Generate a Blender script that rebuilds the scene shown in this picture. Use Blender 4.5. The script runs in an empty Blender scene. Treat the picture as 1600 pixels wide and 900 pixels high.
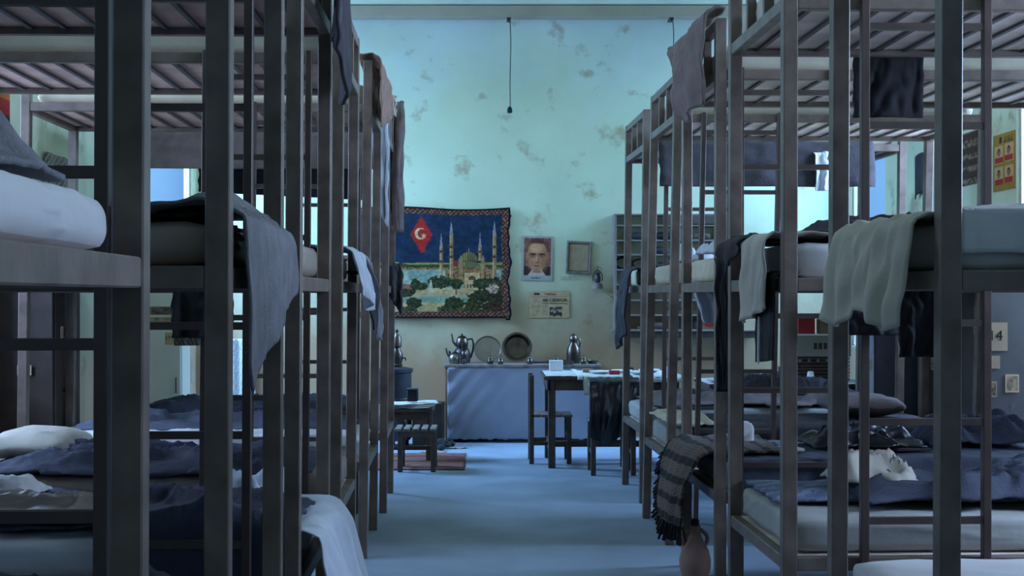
import bpy, bmesh, math, random
import numpy as np
from mathutils import Vector, noise

scene = bpy.context.scene
C = scene.collection
R = random.Random(7)

# ------------------------------------------------------------------ camera
EYE = 1.45                     # eye height
FPX = 1950.0                   # focal length in pixels of the 1600 px frame
cam_d = bpy.data.cameras.new('camera')
cam_d.sensor_width = 36.0
cam_d.lens = 36.0 * FPX / 1600.0
cam_d.shift_x = 37.0 / 1600.0
cam_d.shift_y = 10.0 / 1600.0
cam = bpy.data.objects.new('camera', cam_d)
C.objects.link(cam)
cam.location = (0, 0, EYE)
cam.rotation_euler = (math.pi / 2, 0, 0)
scene.camera = cam

# ------------------------------------------------------------------ view, sky, daylight
vs = scene.view_settings
vs.view_transform = 'Standard'
vs.look = 'None'
vs.gamma = 1.0
vs.use_curve_mapping = False
vs.exposure = 0.0

world = bpy.data.worlds.new('sky')
scene.world = world
world.use_nodes = True
wb = world.node_tree.nodes['Background']
wb.inputs[0].default_value = (0.17, 0.41, 0.88, 1)
wb.inputs[1].default_value = 1.0

DAY = (0.27, 0.53, 1.0)
DAY2 = (0.50, 0.66, 1.0)       # whiter colour for the lamps at windows nearer the camera
# room
XL, XR, YB, YF, ZC = -2.97, 3.65, 12.70, -3.2, 4.38
# windows: (y0, y1, z0, z1)
WIN_R = [(11.48, 12.55, 0.92, 3.75), (6.95, 8.62, 0.92, 3.75), (3.0, 4.7, 0.92, 3.75), (-1.2, 0.6, 0.92, 3.75)]
WIN_L = [(10.66, 12.50, 0.40, 3.75), (5.30, 7.20, 0.92, 3.75), (1.2, 3.1, 0.92, 3.75), (-2.6, -0.8, 0.92, 3.75)]
PW_R = [800, 420, 20, 10]
PW_L = [850, 120, 20, 10]
SIDE_R, SIDE_L = 215, 235      # open sky level with the two windows next to the back wall


def day_lamp(name, x, y0, y1, power, sgn):
    """open sky above and outside one window, shining down into the room"""
    d = bpy.data.lights.new(name, 'AREA')
    d.shape = 'RECTANGLE'
    d.size = (y1 - y0) * 1.1
    d.size_y = 2.4
    d.energy = power
    d.color = DAY
    o = bpy.data.objects.new(name, d)
    C.objects.link(o)
    o.location = (x + sgn * 1.6, (y0 + y1) / 2, 4.1)
    t = Vector((x - sgn * 1.2, (y0 + y1) / 2, 0.9)) - o.location
    o.rotation_euler = t.to_track_quat('-Z', 'Y').to_euler()
    return o


for i, w in enumerate(WIN_R):
    day_lamp('daylight_right', XR, w[0], w[1], PW_R[i], 1)
for i, w in enumerate(WIN_L):
    day_lamp('daylight_left', XL, w[0], w[1], PW_L[i], -1)


def side_lamp(name, x, y, power, tx, ty=YB - .6, col=DAY, z=2.5):
    d = bpy.data.lights.new(name, 'AREA')
    d.shape = 'RECTANGLE'
    d.size = 2.4
    d.size_y = 3.0
    d.energy = power
    d.color = col
    o = bpy.data.objects.new(name, d)
    C.objects.link(o)
    o.location = (x, y, z)
    o.rotation_euler = (Vector((tx, ty, z)) - o.location).to_track_quat('-Z', 'Z').to_euler()
    return o


side_lamp('daylight_right', XR + .95, 11.35, SIDE_R, 0, z=2.9)
side_lamp('daylight_left', XL - .95, 10.95, SIDE_L, 0, z=2.9)
side_lamp('daylight_right', XR + 1.0, 7.75, 460, -.6, 6.5, DAY2)
side_lamp('daylight_right', XR + 1.0, 3.85, 560, -.6, 3.2, DAY2, z=2.9)
side_lamp('daylight_left', XL - 1.0, 6.25, 220, 1.0, 6.4, DAY2)


# ------------------------------------------------------------------ helpers
def lin(c):
    return c / 12.92 if c <= 0.04045 else ((c + 0.055) / 1.055) ** 2.4


def srgb(h):
    return tuple(lin(int(h[i:i + 2], 16) / 255) for i in (0, 2, 4))


def at(x, y, Y):
    """world point at depth Y of a point measured on the photograph"""
    return Vector(((x - 763.0) * Y / FPX, Y, EYE + (460.0 - y) * Y / FPX))


def mat(name, col, rough=0.7, var=0.25, scale=6.0, metal=0.0, bump=0.0, bscale=60.0, spec=0.4, sheen=0.0, col2=None):
    m = bpy.data.materials.new(name)
    m.use_nodes = True
    nt = m.node_tree
    b = nt.nodes['Principled BSDF']
    b.inputs['Roughness'].default_value = rough
    b.inputs['Metallic'].default_value = metal
    b.inputs['Specular IOR Level'].default_value = spec
    if sheen:
        b.inputs['Sheen Weight'].default_value = sheen
    tc = nt.nodes.new('ShaderNodeTexCoord')
    nz = nt.nodes.new('ShaderNodeTexNoise')
    nz.inputs['Scale'].default_value = scale
    nz.inputs['Detail'].default_value = 6
    rp = nt.nodes.new('ShaderNodeValToRGB')
    rp.color_ramp.elements[0].position = 0.3
    rp.color_ramp.elements[1].position = 0.7
    a = tuple(max(0, c * (1 - var)) for c in col)
    z = col2 if col2 else tuple(min(1, c * (1 + var)) for c in col)
    rp.color_ramp.elements[0].color = (*a, 1)
    rp.color_ramp.elements[1].color = (*z, 1)
    nt.links.new(tc.outputs['Object'], nz.inputs['Vector'])
    nt.links.new(nz.outputs['Fac'], rp.inputs['Fac'])
    nt.links.new(rp.outputs['Color'], b.inputs['Base Color'])
    if bump:
        n2 = nt.nodes.new('ShaderNodeTexNoise')
        n2.inputs['Scale'].default_value = bscale
        n2.inputs['Detail'].default_value = 4
        bp = nt.nodes.new('ShaderNodeBump')
        bp.inputs['Strength'].default_value = bump
        bp.inputs['Distance'].default_value = 0.01
        nt.links.new(tc.outputs['Object'], n2.inputs['Vector'])
        nt.links.new(n2.outputs['Fac'], bp.inputs['Height'])
        nt.links.new(bp.outputs['Normal'], b.inputs['Normal'])
    return m


def wall_mat(name, upper, lower, stain, seed=0.0):
    """plaster: pale paint above, ochre dado below with an uneven edge, peeled brown patches"""
    m = bpy.data.materials.new(name)
    m.use_nodes = True
    nt = m.node_tree
    L = nt.links.new
    b = nt.nodes['Principled BSDF']
    b.inputs['Roughness'].default_value = 0.85
    b.inputs['Specular IOR Level'].default_value = 0.2
    tc = nt.nodes.new('ShaderNodeTexCoord')
    mp = nt.nodes.new('ShaderNodeMapping')
    mp.inputs['Location'].default_value = (seed, seed * 1.7, 0)
    L(tc.outputs['Object'], mp.inputs['Vector'])
    sep = nt.nodes.new('ShaderNodeSeparateXYZ')
    L(tc.outputs['Object'], sep.inputs['Vector'])
    n1 = nt.nodes.new('ShaderNodeTexNoise')
    n1.inputs['Scale'].default_value = 1.6
    n1.inputs['Detail'].default_value = 8
    n1.inputs['Roughness'].default_value = 0.6
    L(mp.outputs['Vector'], n1.inputs['Vector'])
    # height + noise -> dado mix
    ma = nt.nodes.new('ShaderNodeMath')
    ma.operation = 'MULTIPLY_ADD'
    L(n1.outputs['Fac'], ma.inputs[0])
    ma.inputs[1].default_value = 1.5
    L(sep.outputs['Z'], ma.inputs[2])
    mr = nt.nodes.new('ShaderNodeMapRange')
    mr.inputs['From Min'].default_value = 1.55
    mr.inputs['From Max'].default_value = 2.95
    L(ma.outputs[0], mr.inputs['Value'])
    mx = nt.nodes.new('ShaderNodeMixRGB')
    mx.inputs['Color1'].default_value = (*lower, 1)
    mx.inputs['Color2'].default_value = (*upper, 1)
    L(mr.outputs['Result'], mx.inputs['Fac'])
    # bluish window light towards the ceiling, put into the wall colour
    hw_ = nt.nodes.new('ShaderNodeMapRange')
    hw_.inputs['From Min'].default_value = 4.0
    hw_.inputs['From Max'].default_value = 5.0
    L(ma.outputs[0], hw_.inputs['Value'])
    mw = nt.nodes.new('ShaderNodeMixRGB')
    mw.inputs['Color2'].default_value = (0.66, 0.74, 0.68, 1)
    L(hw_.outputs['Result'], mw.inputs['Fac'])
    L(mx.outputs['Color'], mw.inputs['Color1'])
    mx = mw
    # blotches
    n2 = nt.nodes.new('ShaderNodeTexNoise')
    n2.inputs['Scale'].default_value = 3.4
    n2.inputs['Detail'].default_value = 7
    n2.inputs['Roughness'].default_value = 0.62
    L(mp.outputs['Vector'], n2.inputs['Vector'])
    r2 = nt.nodes.new('ShaderNodeValToRGB')
    r2.color_ramp.elements[0].position = 0.585
    r2.color_ramp.elements[0].color = (0, 0, 0, 1)
    r2.color_ramp.elements[1].position = 0.70
    r2.color_ramp.elements[1].color = (0.6, 0.6, 0.6, 1)
    L(n2.outputs['Fac'], r2.inputs['Fac'])
    m2 = nt.nodes.new('ShaderNodeMixRGB')
    L(r2.outputs['Color'], m2.inputs['Fac'])
    L(mx.outputs['Color'], m2.inputs['Color1'])
    m2.inputs['Color2'].default_value = (*stain, 1)
    n3 = nt.nodes.new('ShaderNodeTexNoise')
    n3.inputs['Scale'].default_value = 0.9
    n3.inputs['Detail'].default_value = 5
    L(mp.outputs['Vector'], n3.inputs['Vector'])
    hv = nt.nodes.new('ShaderNodeMapRange')
    hv.inputs['From Min'].default_value = 0.25
    hv.inputs['From Max'].default_value = 0.75
    hv.inputs['To Min'].default_value = 0.82
    hv.inputs['To Max'].default_value = 1.08
    L(n3.outputs['Fac'], hv.inputs['Value'])
    m3 = nt.nodes.new('ShaderNodeMixRGB')
    m3.blend_type = 'MULTIPLY'
    m3.inputs['Fac'].default_value = 1.0
    L(m2.outputs['Color'], m3.inputs['Color1'])
    L(hv.outputs['Result'], m3.inputs['Color2'])
    L(m3.outputs['Color'], b.inputs['Base Color'])
    bp = nt.nodes.new('ShaderNodeBump')
    bp.inputs['Strength'].default_value = 0.25
    bp.inputs['Distance'].default_value = 0.02
    L(n2.outputs['Fac'], bp.inputs['Height'])
    L(bp.outputs['Normal'], b.inputs['Normal'])
    return m


def stripe_mat(name, cols, axis='X', scale=30.0, rough=0.85):
    """woven cloth in bands with motifs"""
    m = bpy.data.materials.new(name)
    m.use_nodes = True
    nt = m.node_tree
    L = nt.links.new
    b = nt.nodes['Principled BSDF']
    b.inputs['Roughness'].default_value = rough
    uv = nt.nodes.new('ShaderNodeUVMap')
    wv = nt.nodes.new('ShaderNodeTexWave')
    wv.bands_direction = axis
    wv.inputs['Scale'].default_value = scale
    wv.inputs['Distortion'].default_value = 3.0
    wv.inputs['Detail'].default_value = 3.0
    wv.inputs['Detail Scale'].default_value = 6.0
    L(uv.outputs['UV'], wv.inputs['Vector'])
    rp = nt.nodes.new('ShaderNodeValToRGB')
    rp.color_ramp.interpolation = 'CONSTANT'
    el = rp.color_ramp.elements
    el[0].position, el[0].color = 0.0, (*cols[0], 1)
    el[1].position, el[1].color = 1.0 / len(cols), (*cols[1], 1)
    for i, c in enumerate(cols[2:]):
        e = el.new((i + 2) / len(cols))
        e.color = (*c, 1)
    L(wv.outputs['Fac'], rp.inputs['Fac'])
    L(rp.outputs['Color'], b.inputs['Base Color'])
    return m


def kilim_mat():
    m = bpy.data.materials.new('woven_kilim')
    m.use_nodes = True
    nt = m.node_tree
    L = nt.links.new
    b = nt.nodes['Principled BSDF']
    b.inputs['Roughness'].default_value = 0.95
    uv = nt.nodes.new('ShaderNodeUVMap')
    mp = nt.nodes.new('ShaderNodeMapping')
    mp.inputs['Scale'].default_value = (9, 13, 1)
    L(uv.outputs['UV'], mp.inputs['Vector'])
    mg = nt.nodes.new('ShaderNodeTexMagic')
    mg.turbulence_depth = 3
    mg.inputs['Scale'].default_value = 3.0
    mg.inputs['Distortion'].default_value = 1.6
    L(mp.outputs['Vector'], mg.inputs['Vector'])
    r1 = nt.nodes.new('ShaderNodeValToRGB')
    r1.color_ramp.elements[0].position = 0.35
    r1.color_ramp.elements[0].color = (0.020, 0.014, 0.014, 1)
    r1.color_ramp.elements[1].position = 0.62
    r1.color_ramp.elements[1].color = (0.15, 0.11, 0.09, 1)
    L(mg.outputs['Fac'], r1.inputs['Fac'])
    wv = nt.nodes.new('ShaderNodeTexWave')
    wv.bands_direction = 'Y'
    wv.inputs['Scale'].default_value = 2.6
    wv.inputs['Distortion'].default_value = 0.6
    L(uv.outputs['UV'], wv.inputs['Vector'])
    r2 = nt.nodes.new('ShaderNodeValToRGB')
    r2.color_ramp.interpolation = 'CONSTANT'
    r2.color_ramp.elements[0].color = (0, 0, 0, 1)
    r2.color_ramp.elements[1].position = 0.30
    r2.color_ramp.elements[1].color = (1, 1, 1, 1)
    L(wv.outputs['Fac'], r2.inputs['Fac'])
    mx = nt.nodes.new('ShaderNodeMixRGB')
    mx.inputs['Color1'].default_value = (0.016, 0.012, 0.013, 1)
    L(r2.outputs['Color'], mx.inputs['Fac'])
    L(r1.outputs['Color'], mx.inputs['Color2'])
    L(mx.outputs['Color'], b.inputs['Base Color'])
    return m


def paint_mat(name, rough=0.8):
    m = bpy.data.materials.new(name)
    m.use_nodes = True
    nt = m.node_tree
    b = nt.nodes['Principled BSDF']
    b.inputs['Roughness'].default_value = rough
    b.inputs['Specular IOR Level'].default_value = 0.25
    a = nt.nodes.new('ShaderNodeAttribute')
    a.attribute_name = 'Col'
    nt.links.new(a.outputs['Color'], b.inputs['Base Color'])
    return m


def glass_mat():
    m = bpy.data.materials.new('window_glass')
    m.use_nodes = True
    nt = m.node_tree
    nt.nodes.remove(nt.nodes['Principled BSDF'])
    out = nt.nodes['Material Output']
    t = nt.nodes.new('ShaderNodeBsdfTransparent')
    g = nt.nodes.new('ShaderNodeBsdfGlossy')
    g.inputs['Roughness'].default_value = 0.03
    lw = nt.nodes.new('ShaderNodeLayerWeight')
    lw.inputs['Blend'].default_value = 0.5
    pw = nt.nodes.new('ShaderNodeMath')
    pw.operation = 'POWER'
    pw.inputs[1].default_value = 5.0
    nt.links.new(lw.outputs['Facing'], pw.inputs[0])
    fr = nt.nodes.new('ShaderNodeMath')
    fr.operation = 'MULTIPLY_ADD'
    fr.inputs[1].default_value = 0.25
    fr.inputs[2].default_value = 0.02
    nt.links.new(pw.outputs[0], fr.inputs[0])
    mx = nt.nodes.new('ShaderNodeMixShader')
    nt.links.new(fr.outputs[0], mx.inputs[0])
    nt.links.new(t.outputs[0], mx.inputs[1])
    nt.links.new(g.outputs[0], mx.inputs[2])
    nt.links.new(mx.outputs[0], out.inputs[0])
    return m


class MB:
    """collects shapes for ONE mesh"""

    def __init__(s):
        s.v, s.f = [], []

    def add(s, vs_, fs_):
        o = len(s.v)
        s.v += [tuple(p) for p in vs_]
        s.f += [tuple(i + o for i in f) for f in fs_]
        return s

    def box(s, x0, x1, y0, y1, z0, z1, c=0.0):
        lo, hi = (min(x0, x1), min(y0, y1), min(z0, z1)), (max(x0, x1), max(y0, y1), max(z0, z1))
        if not c:
            vs_ = [(lo[0] if a == 0 else hi[0], lo[1] if b == 0 else hi[1], lo[2] if d == 0 else hi[2])
                   for a in (0, 1) for b in (0, 1) for d in (0, 1)]
            return s.add(vs_, [(0, 1, 3, 2), (4, 6, 7, 5), (0, 4, 5, 1), (2, 3, 7, 6), (0, 2, 6, 4), (1, 5, 7, 3)])
        idx, vs_ = {}, []
        for a in (0, 1):
            for b in (0, 1):
                for d in (0, 1):
                    for ax in range(3):
                        p = []
                        for k, q in enumerate((a, b, d)):
                            e = lo[k] if q == 0 else hi[k]
                            if k != ax:
                                e += c if q == 0 else -c
                            p.append(e)
                        idx[(a, b, d, ax)] = len(vs_)
                        vs_.append(p)
        fs_ = []
        for ax in range(3):
            for q in (0, 1):
                ring = []
                for (r, t) in ((0, 0), (1, 0), (1, 1), (0, 1)):
                    k = [0, 0, 0]
                    k[ax] = q
                    o = [i for i in range(3) if i != ax]
                    k[o[0]], k[o[1]] = r, t
                    ring.append(idx[(*k, ax)])
                fs_.append(ring)
        for ax in range(3):                       # edges along ax
            o = [i for i in range(3) if i != ax]
            for r in (0, 1):
                for t in (0, 1):
                    k0, k1 = [0, 0, 0], [0, 0, 0]
                    k0[ax], k1[ax] = 0, 1
                    k0[o[0]] = k1[o[0]] = r
                    k0[o[1]] = k1[o[1]] = t
                    fs_.append((idx[(*k0, o[0])], idx[(*k1, o[0])], idx[(*k1, o[1])], idx[(*k0, o[1])]))
        for a in (0, 1):
            for b in (0, 1):
                for d in (0, 1):
                    fs_.append((idx[(a, b, d, 0)], idx[(a, b, d, 1)], idx[(a, b, d, 2)]))
        return s.add(vs_, fs_)

    def bar(s, p, q, w, h=None):
        p, q = Vector(p), Vector(q)
        d = (q - p).normalized()
        u = Vector((0, 0, 1)) if abs(d.z) < 0.95 else Vector((0, 1, 0))
        a = d.cross(u).normalized()
        b = a.cross(d).normalized()
        h = h or w
        vs_ = [e + a * (i * w / 2) + b * (j * h / 2) for e in (p, q) for i in (-1, 1) for j in (-1, 1)]
        return s.add(vs_, [(0, 1, 3, 2), (4, 6, 7, 5), (0, 4, 5, 1), (2, 3, 7, 6), (0, 2, 6, 4), (1, 5, 7, 3)])

    def tube(s, pts, r, n=8):
        pts = [Vector(p) for p in pts]
        rs = r if isinstance(r, (list, tuple)) else [r] * len(pts)
        vs_, fs_ = [], []
        prev = None
        for i, p in enumerate(pts):
            d = (pts[min(i + 1, len(pts) - 1)] - pts[max(i - 1, 0)]).normalized()
            u = prev if prev is not None else (Vector((0, 0, 1)) if abs(d.z) < 0.9 else Vector((1, 0, 0)))
            a = (u - d * u.dot(d)).normalized()
            prev = a
            b = d.cross(a)
            for k in range(n):
                t = 2 * math.pi * k / n
                vs_.append(p + (a * math.cos(t) + b * math.sin(t)) * rs[i])
        for i in range(len(pts) - 1):
            for k in range(n):
                k2 = (k + 1) % n
                fs_.append((i * n + k, i * n + k2, (i + 1) * n + k2, (i + 1) * n + k))
        fs_.append(tuple(range(n)))
        fs_.append(tuple((len(pts) - 1) * n + k for k in range(n)))
        return s.add(vs_, fs_)

    def lathe(s, prof, n=24, c=(0, 0, 0)):
        vs_, fs_ = [], []
        for (r, z) in prof:
            for k in range(n):
                t = 2 * math.pi * k / n
                vs_.append((c[0] + r * math.cos(t), c[1] + r * math.sin(t), c[2] + z))
        for i in range(len(prof) - 1):
            for k in range(n):
                k2 = (k + 1) % n
                fs_.append((i * n + k, i * n + k2, (i + 1) * n + k2, (i + 1) * n + k))
        if prof[0][0] > 1e-4:
            fs_.append(tuple(range(n)))
        if prof[-1][0] > 1e-4:
            fs_.append(tuple((len(prof) - 1) * n + k for k in range(n)))
        return s.add(vs_, fs_)

    def build(s, name, m, parent=None, smooth=False, xf=None, loc=None, rot=None, weld=True):
        v = [xf(p) for p in s.v] if xf else s.v
        me = bpy.data.meshes.new(name)
        me.from_pydata(v, [], s.f)
        bm = bmesh.new()
        bm.from_mesh(me)
        if weld:
            bmesh.ops.remove_doubles(bm, verts=bm.verts, dist=1e-5)
        bmesh.ops.recalc_face_normals(bm, faces=bm.faces)
        bm.to_mesh(me)
        bm.free()
        if smooth:
            me.polygons.foreach_set('use_smooth', [True] * len(me.polygons))
            try:
                me.set_sharp_from_angle(angle=math.radians(45))
            except Exception:
                pass
        me.materials.append(m)
        o = bpy.data.objects.new(name, me)
        C.objects.link(o)
        if parent:
            o.parent = parent
        if loc is not None:
            o.location = loc
        if rot is not None:
            o.rotation_euler = rot
        return o


def tag(o, label, cat, group=None, kind=None):
    o['label'] = label
    o['category'] = cat
    if group:
        o['group'] = group
    if kind:
        o['kind'] = kind
    return o


def thing(name, label, cat, loc=(0, 0, 0), rz=0.0, group=None):
    o = bpy.data.objects.new(name, None)
    o.empty_display_size = 0.1
    C.objects.link(o)
    o.location = loc
    o.rotation_euler = (0, 0, rz)
    return tag(o, label, cat, group)


def struct(mb, name, m, parent=None, **k):
    o = mb.build(name, m, parent, **k)
    if not parent:
        o['kind'] = 'structure'
    return o


def fn(x, y, z=0.0):
    return noise.noise(Vector((x, y, z)))


def grid_obj(name, f, nu, nv, m, parent=None, thick=0.006, smooth=True, sub=0):
    """cloth: f(u, v) -> point, thickened"""
    vs_ = [f(i / nu, j / nv) for j in range(nv + 1) for i in range(nu + 1)]
    fs_ = [(j * (nu + 1) + i, j * (nu + 1) + i + 1, (j + 1) * (nu + 1) + i + 1, (j + 1) * (nu + 1) + i)
           for j in range(nv) for i in range(nu)]
    me = bpy.data.meshes.new(name)
    me.from_pydata([tuple(p) for p in vs_], [], fs_)
    uvl = me.uv_layers.new(name='UVMap')
    uvs = []
    for (j, i) in [(j, i) for j in range(nv) for i in range(nu)]:
        for (a, b) in ((0, 0), (1, 0), (1, 1), (0, 1)):
            uvs += [(i + a) / nu, (j + b) / nv]
    uvl.data.foreach_set('uv', uvs)
    if smooth:
        me.polygons.foreach_set('use_smooth', [True] * len(me.polygons))
    me.materials.append(m)
    o = bpy.data.objects.new(name, me)
    C.objects.link(o)
    if parent:
        o.parent = parent
    if sub:
        sm = o.modifiers.new('smooth', 'SUBSURF')
        sm.levels = sm.render_levels = sub
    if thick:
        md = o.modifiers.new('thickness', 'SOLIDIFY')
        md.thickness = thick
        md.offset = 0
    return o


def drape(name, O, a, out, w, inner, drop, m, folds=4, amp=0.03, seed=0.0, nu=30, nv=34, taper=0.0, inrise=0.0,
          thick=0.006, lift=0.012, sway=0.0, bulge=0.0, flare=0.0, r=0.025, fan=0.0, lump=0.0, rough=1.0):
    """cloth lying `inner` metres inward of an edge through O (direction a, width w), then hanging
    drop(u) metres outside it (direction out)"""
    O, a, out = Vector(O), Vector(a).normalized(), Vector(out).normalized()
    dr = drop if callable(drop) else (lambda u: drop)

    def f(u, v):
        d = dr(u)
        T = inner + d
        t = v * T
        k = fn(u * 3 + seed, v * 2.5, seed) * 0.5
        if t < inner:
            q = (inner - t)
            o_ = -q
            z = lift + inrise * (q / max(inner, 1e-3)) + 0.018 * (0.5 + fn(u * 6 + seed, v * 7, 2))
            z += lump * math.exp(-((q - .09) / .055) ** 2) * (.25 + .75 * math.sin(math.pi * min(1, .15 + .8 * u)) ** 2)
            hang = 0.0
        else:
            h = t - inner
            hang = h / max(d, 1e-3)
            arc = min(h / r, math.pi / 2)
            o_ = r * math.sin(arc)
            z = lift - r * (1 - math.cos(arc)) - max(0.0, h - r * math.pi / 2)
            ph = math.sin(2 * math.pi * folds * (u + 0.06 * fn(u * 2, v, seed + 5)) + seed * 7 + k * 2)
            o_ += amp * (0.25 + 0.75 * min(1, hang * 1.3)) * (0.55 + 0.45 * ph) + bulge * math.sin(math.pi * hang) + flare * hang + fan * (1 - u) * min(1, hang * 4)
            o_ += 0.012 * rough * fn(u * 9 + seed, v * 6, 3)
            rg = 1 - abs(2 * fn(u * 3.2 * w / .4 + 0.5 * h + seed, h * 1.6 + seed, 11))
            o_ += 0.016 * rough * rg ** 5 * min(1, h * 12)
        uu = 0.5 + (u - 0.5) * (1 - taper * hang) + sway * hang
        p = O + a * (uu * w + 0.01 * fn(u * 4, v * 6 + seed, 9)) + out * o_
        p.z += z
        return p
    return grid_obj(name, f, nu, nv, m, thick=thick)


def slab(name, sx, sy, sz, r, m, parent=None, cuts=9, amp=0.006, seed=0.0, pillow=False, sag=0.0, xf=None):
    """soft rounded block, base at z = 0, centred in x and y"""
    bm = bmesh.new()
    bmesh.ops.create_cube(bm, size=2.0)
    bmesh.ops.subdivide_edges(bm, edges=bm.edges[:], cuts=cuts, use_grid_fill=True)
    for v in bm.verts:
        x, y, z = v.co
        x, y, z = x * sx / 2, y * sy / 2, z * sz / 2
        q = [max(-(h - r), min(h - r, e)) for e, h in ((x, sx / 2), (y, sy / 2), (z, sz / 2))]
        d = Vector((x - q[0], y - q[1], z - q[2]))
        if d.length > 1e-6:
            d = d.normalized() * r
        p = Vector(q) + d
        if pillow:
            k = (1 - abs(p.x / (sx / 2)) ** 3) * (1 - abs(p.y / (sy / 2)) ** 3)
            p.z *= 0.25 + 0.75 * max(0, k) ** 0.5
            w_ = 1 + 0.06 * abs(p.x * p.y) / (sx * sy / 4)
            p.x *= w_
            p.y *= w_
        n = fn(p.x * 5 + seed, p.y * 5, p.z * 5 + seed)
        p += p.normalized() * amp * n * 2
        p.z += amp * fn(p.x * 13 + seed, p.y * 13, 1) * (1 if p.z > 0 else 0.2)
        rg = (1 - abs(2 * fn(p.x * 3.5 + p.y * 1.5 + seed, p.y * 4 + p.z * 6, seed + p.z))) ** 6
        p += p.normalized() * rg * amp * 1.3
        if sag:
            p.z -= sag * (1 - (p.x / (sx / 2)) ** 2)
        p.z += sz / 2
        v.co = xf(p) if xf else p
    me = bpy.data.meshes.new(name)
    bm.to_mesh(me)
    bm.free()
    me.polygons.foreach_set('use_smooth', [True] * len(me.polygons))
    me.materials.append(m)
    o = bpy.data.objects.new(name, me)
    C.objects.link(o)
    if parent:
        o.parent = parent
    return o


PAINT = paint_mat('printed_paper', 0.75)
WOVEN = paint_mat('woven_pile', 0.95)


def picture(name, w, h, nx, ny, paint, loc, rz=0.0, m=None, warp=None, thick=0.004, roll=0.0, parent=None, tint=(1.25, 0.95, 0.66)):
    """flat print w x h (front towards local -y), origin at its centre; paint(U, V) -> N x 3 linear"""
    us, vs_ = np.meshgrid(np.linspace(0, 1, nx + 1), np.linspace(0, 1, ny + 1))
    U, V = us.ravel(), vs_.ravel()
    X, Z, Yy = (U - 0.5) * w, (V - 0.5) * h, np.zeros_like(U)
    if warp:
        X, Yy, Z = warp(U, V, X, Yy, Z)
    n = (nx + 1) * (ny + 1)
    front = np.stack([X, Yy - thick / 2, Z], 1)
    back = np.stack([X, Yy + thick / 2, Z], 1)
    i = np.arange(nx)[None, :] + (np.arange(ny) * (nx + 1))[:, None]
    i = i.ravel()
    q = np.stack([i, i + 1, i + nx + 2, i + nx + 1], 1)
    qb = np.stack([i + nx + 1, i + nx + 2, i + 1, i], 1) + n
    ring = list(range(0, nx)) + [nx + k * (nx + 1) for k in range(ny)] + \
        [n - 1 - k for k in range(nx)] + [(ny - k) * (nx + 1) for k in range(ny)]
    rim = [(ring[k], ring[k] + n, ring[(k + 1) % len(ring)] + n, ring[(k + 1) % len(ring)]) for k in range(len(ring))]
    me = bpy.data.meshes.new(name)
    me.from_pydata(np.concatenate([front, back]).tolist(), [], q.tolist() + qb.tolist() + rim)
    col = np.clip(paint(U, V), 0, 1) * np.array(tint)
    rgba = np.ones((2 * n, 4), dtype=np.float32)
    rgba[:n, :3] = col
    rgba[n:, :3] = col.mean(0)
    at_ = me.attributes.new('Col', 'FLOAT_COLOR', 'POINT')
    at_.data.foreach_set('color', rgba.ravel())
    me.materials.append(m or PAINT)
    o = bpy.data.objects.new(name, me)
    C.objects.link(o)
    o.location = loc
    o.rotation_euler = (0, roll, rz)
    if parent:
        o.parent = parent
    return o


def lettering(name, body, size, m, parent, loc, rot=(math.pi / 2, 0, 0), depth=0.0006):
    cu = bpy.data.curves.new(name, 'FONT')
    cu.body = body
    cu.size = size
    cu.extrude = depth
    cu.align_x = 'CENTER'
    cu.align_y = 'CENTER'
    cu.resolution_u = 3
    tmp = bpy.data.objects.new(name, cu)
    C.objects.link(tmp)
    dg = bpy.context.evaluated_depsgraph_get()
    me = bpy.data.meshes.new_from_object(tmp.evaluated_get(dg))
    bpy.data.objects.remove(tmp)
    me.name = name
    me.materials.clear()
    me.materials.append(m)
    o = bpy.data.objects.new(name, me)
    C.objects.link(o)
    o.parent = parent
    o.location = loc
    o.rotation_euler = rot
    return o


# numpy value noise for prints
def vnoise(U, V, n, seed=0):
    rs = np.random.RandomState(seed)
    g = rs.rand(n + 2, n + 2)
    x, y = U * n, V * n
    i, j = np.clip(np.floor(x).astype(int), 0, n), np.clip(np.floor(y).astype(int), 0, n)
    fx, fy = x - i, y - j
    fx, fy = fx * fx * (3 - 2 * fx), fy * fy * (3 - 2 * fy)
    return (g[j, i] * (1 - fx) + g[j, i + 1] * fx) * (1 - fy) + (g[j + 1, i] * (1 - fx) + g[j + 1, i + 1] * fx) * fy


def put(col, mask, c):
    col[mask] = c
    return col


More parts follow.
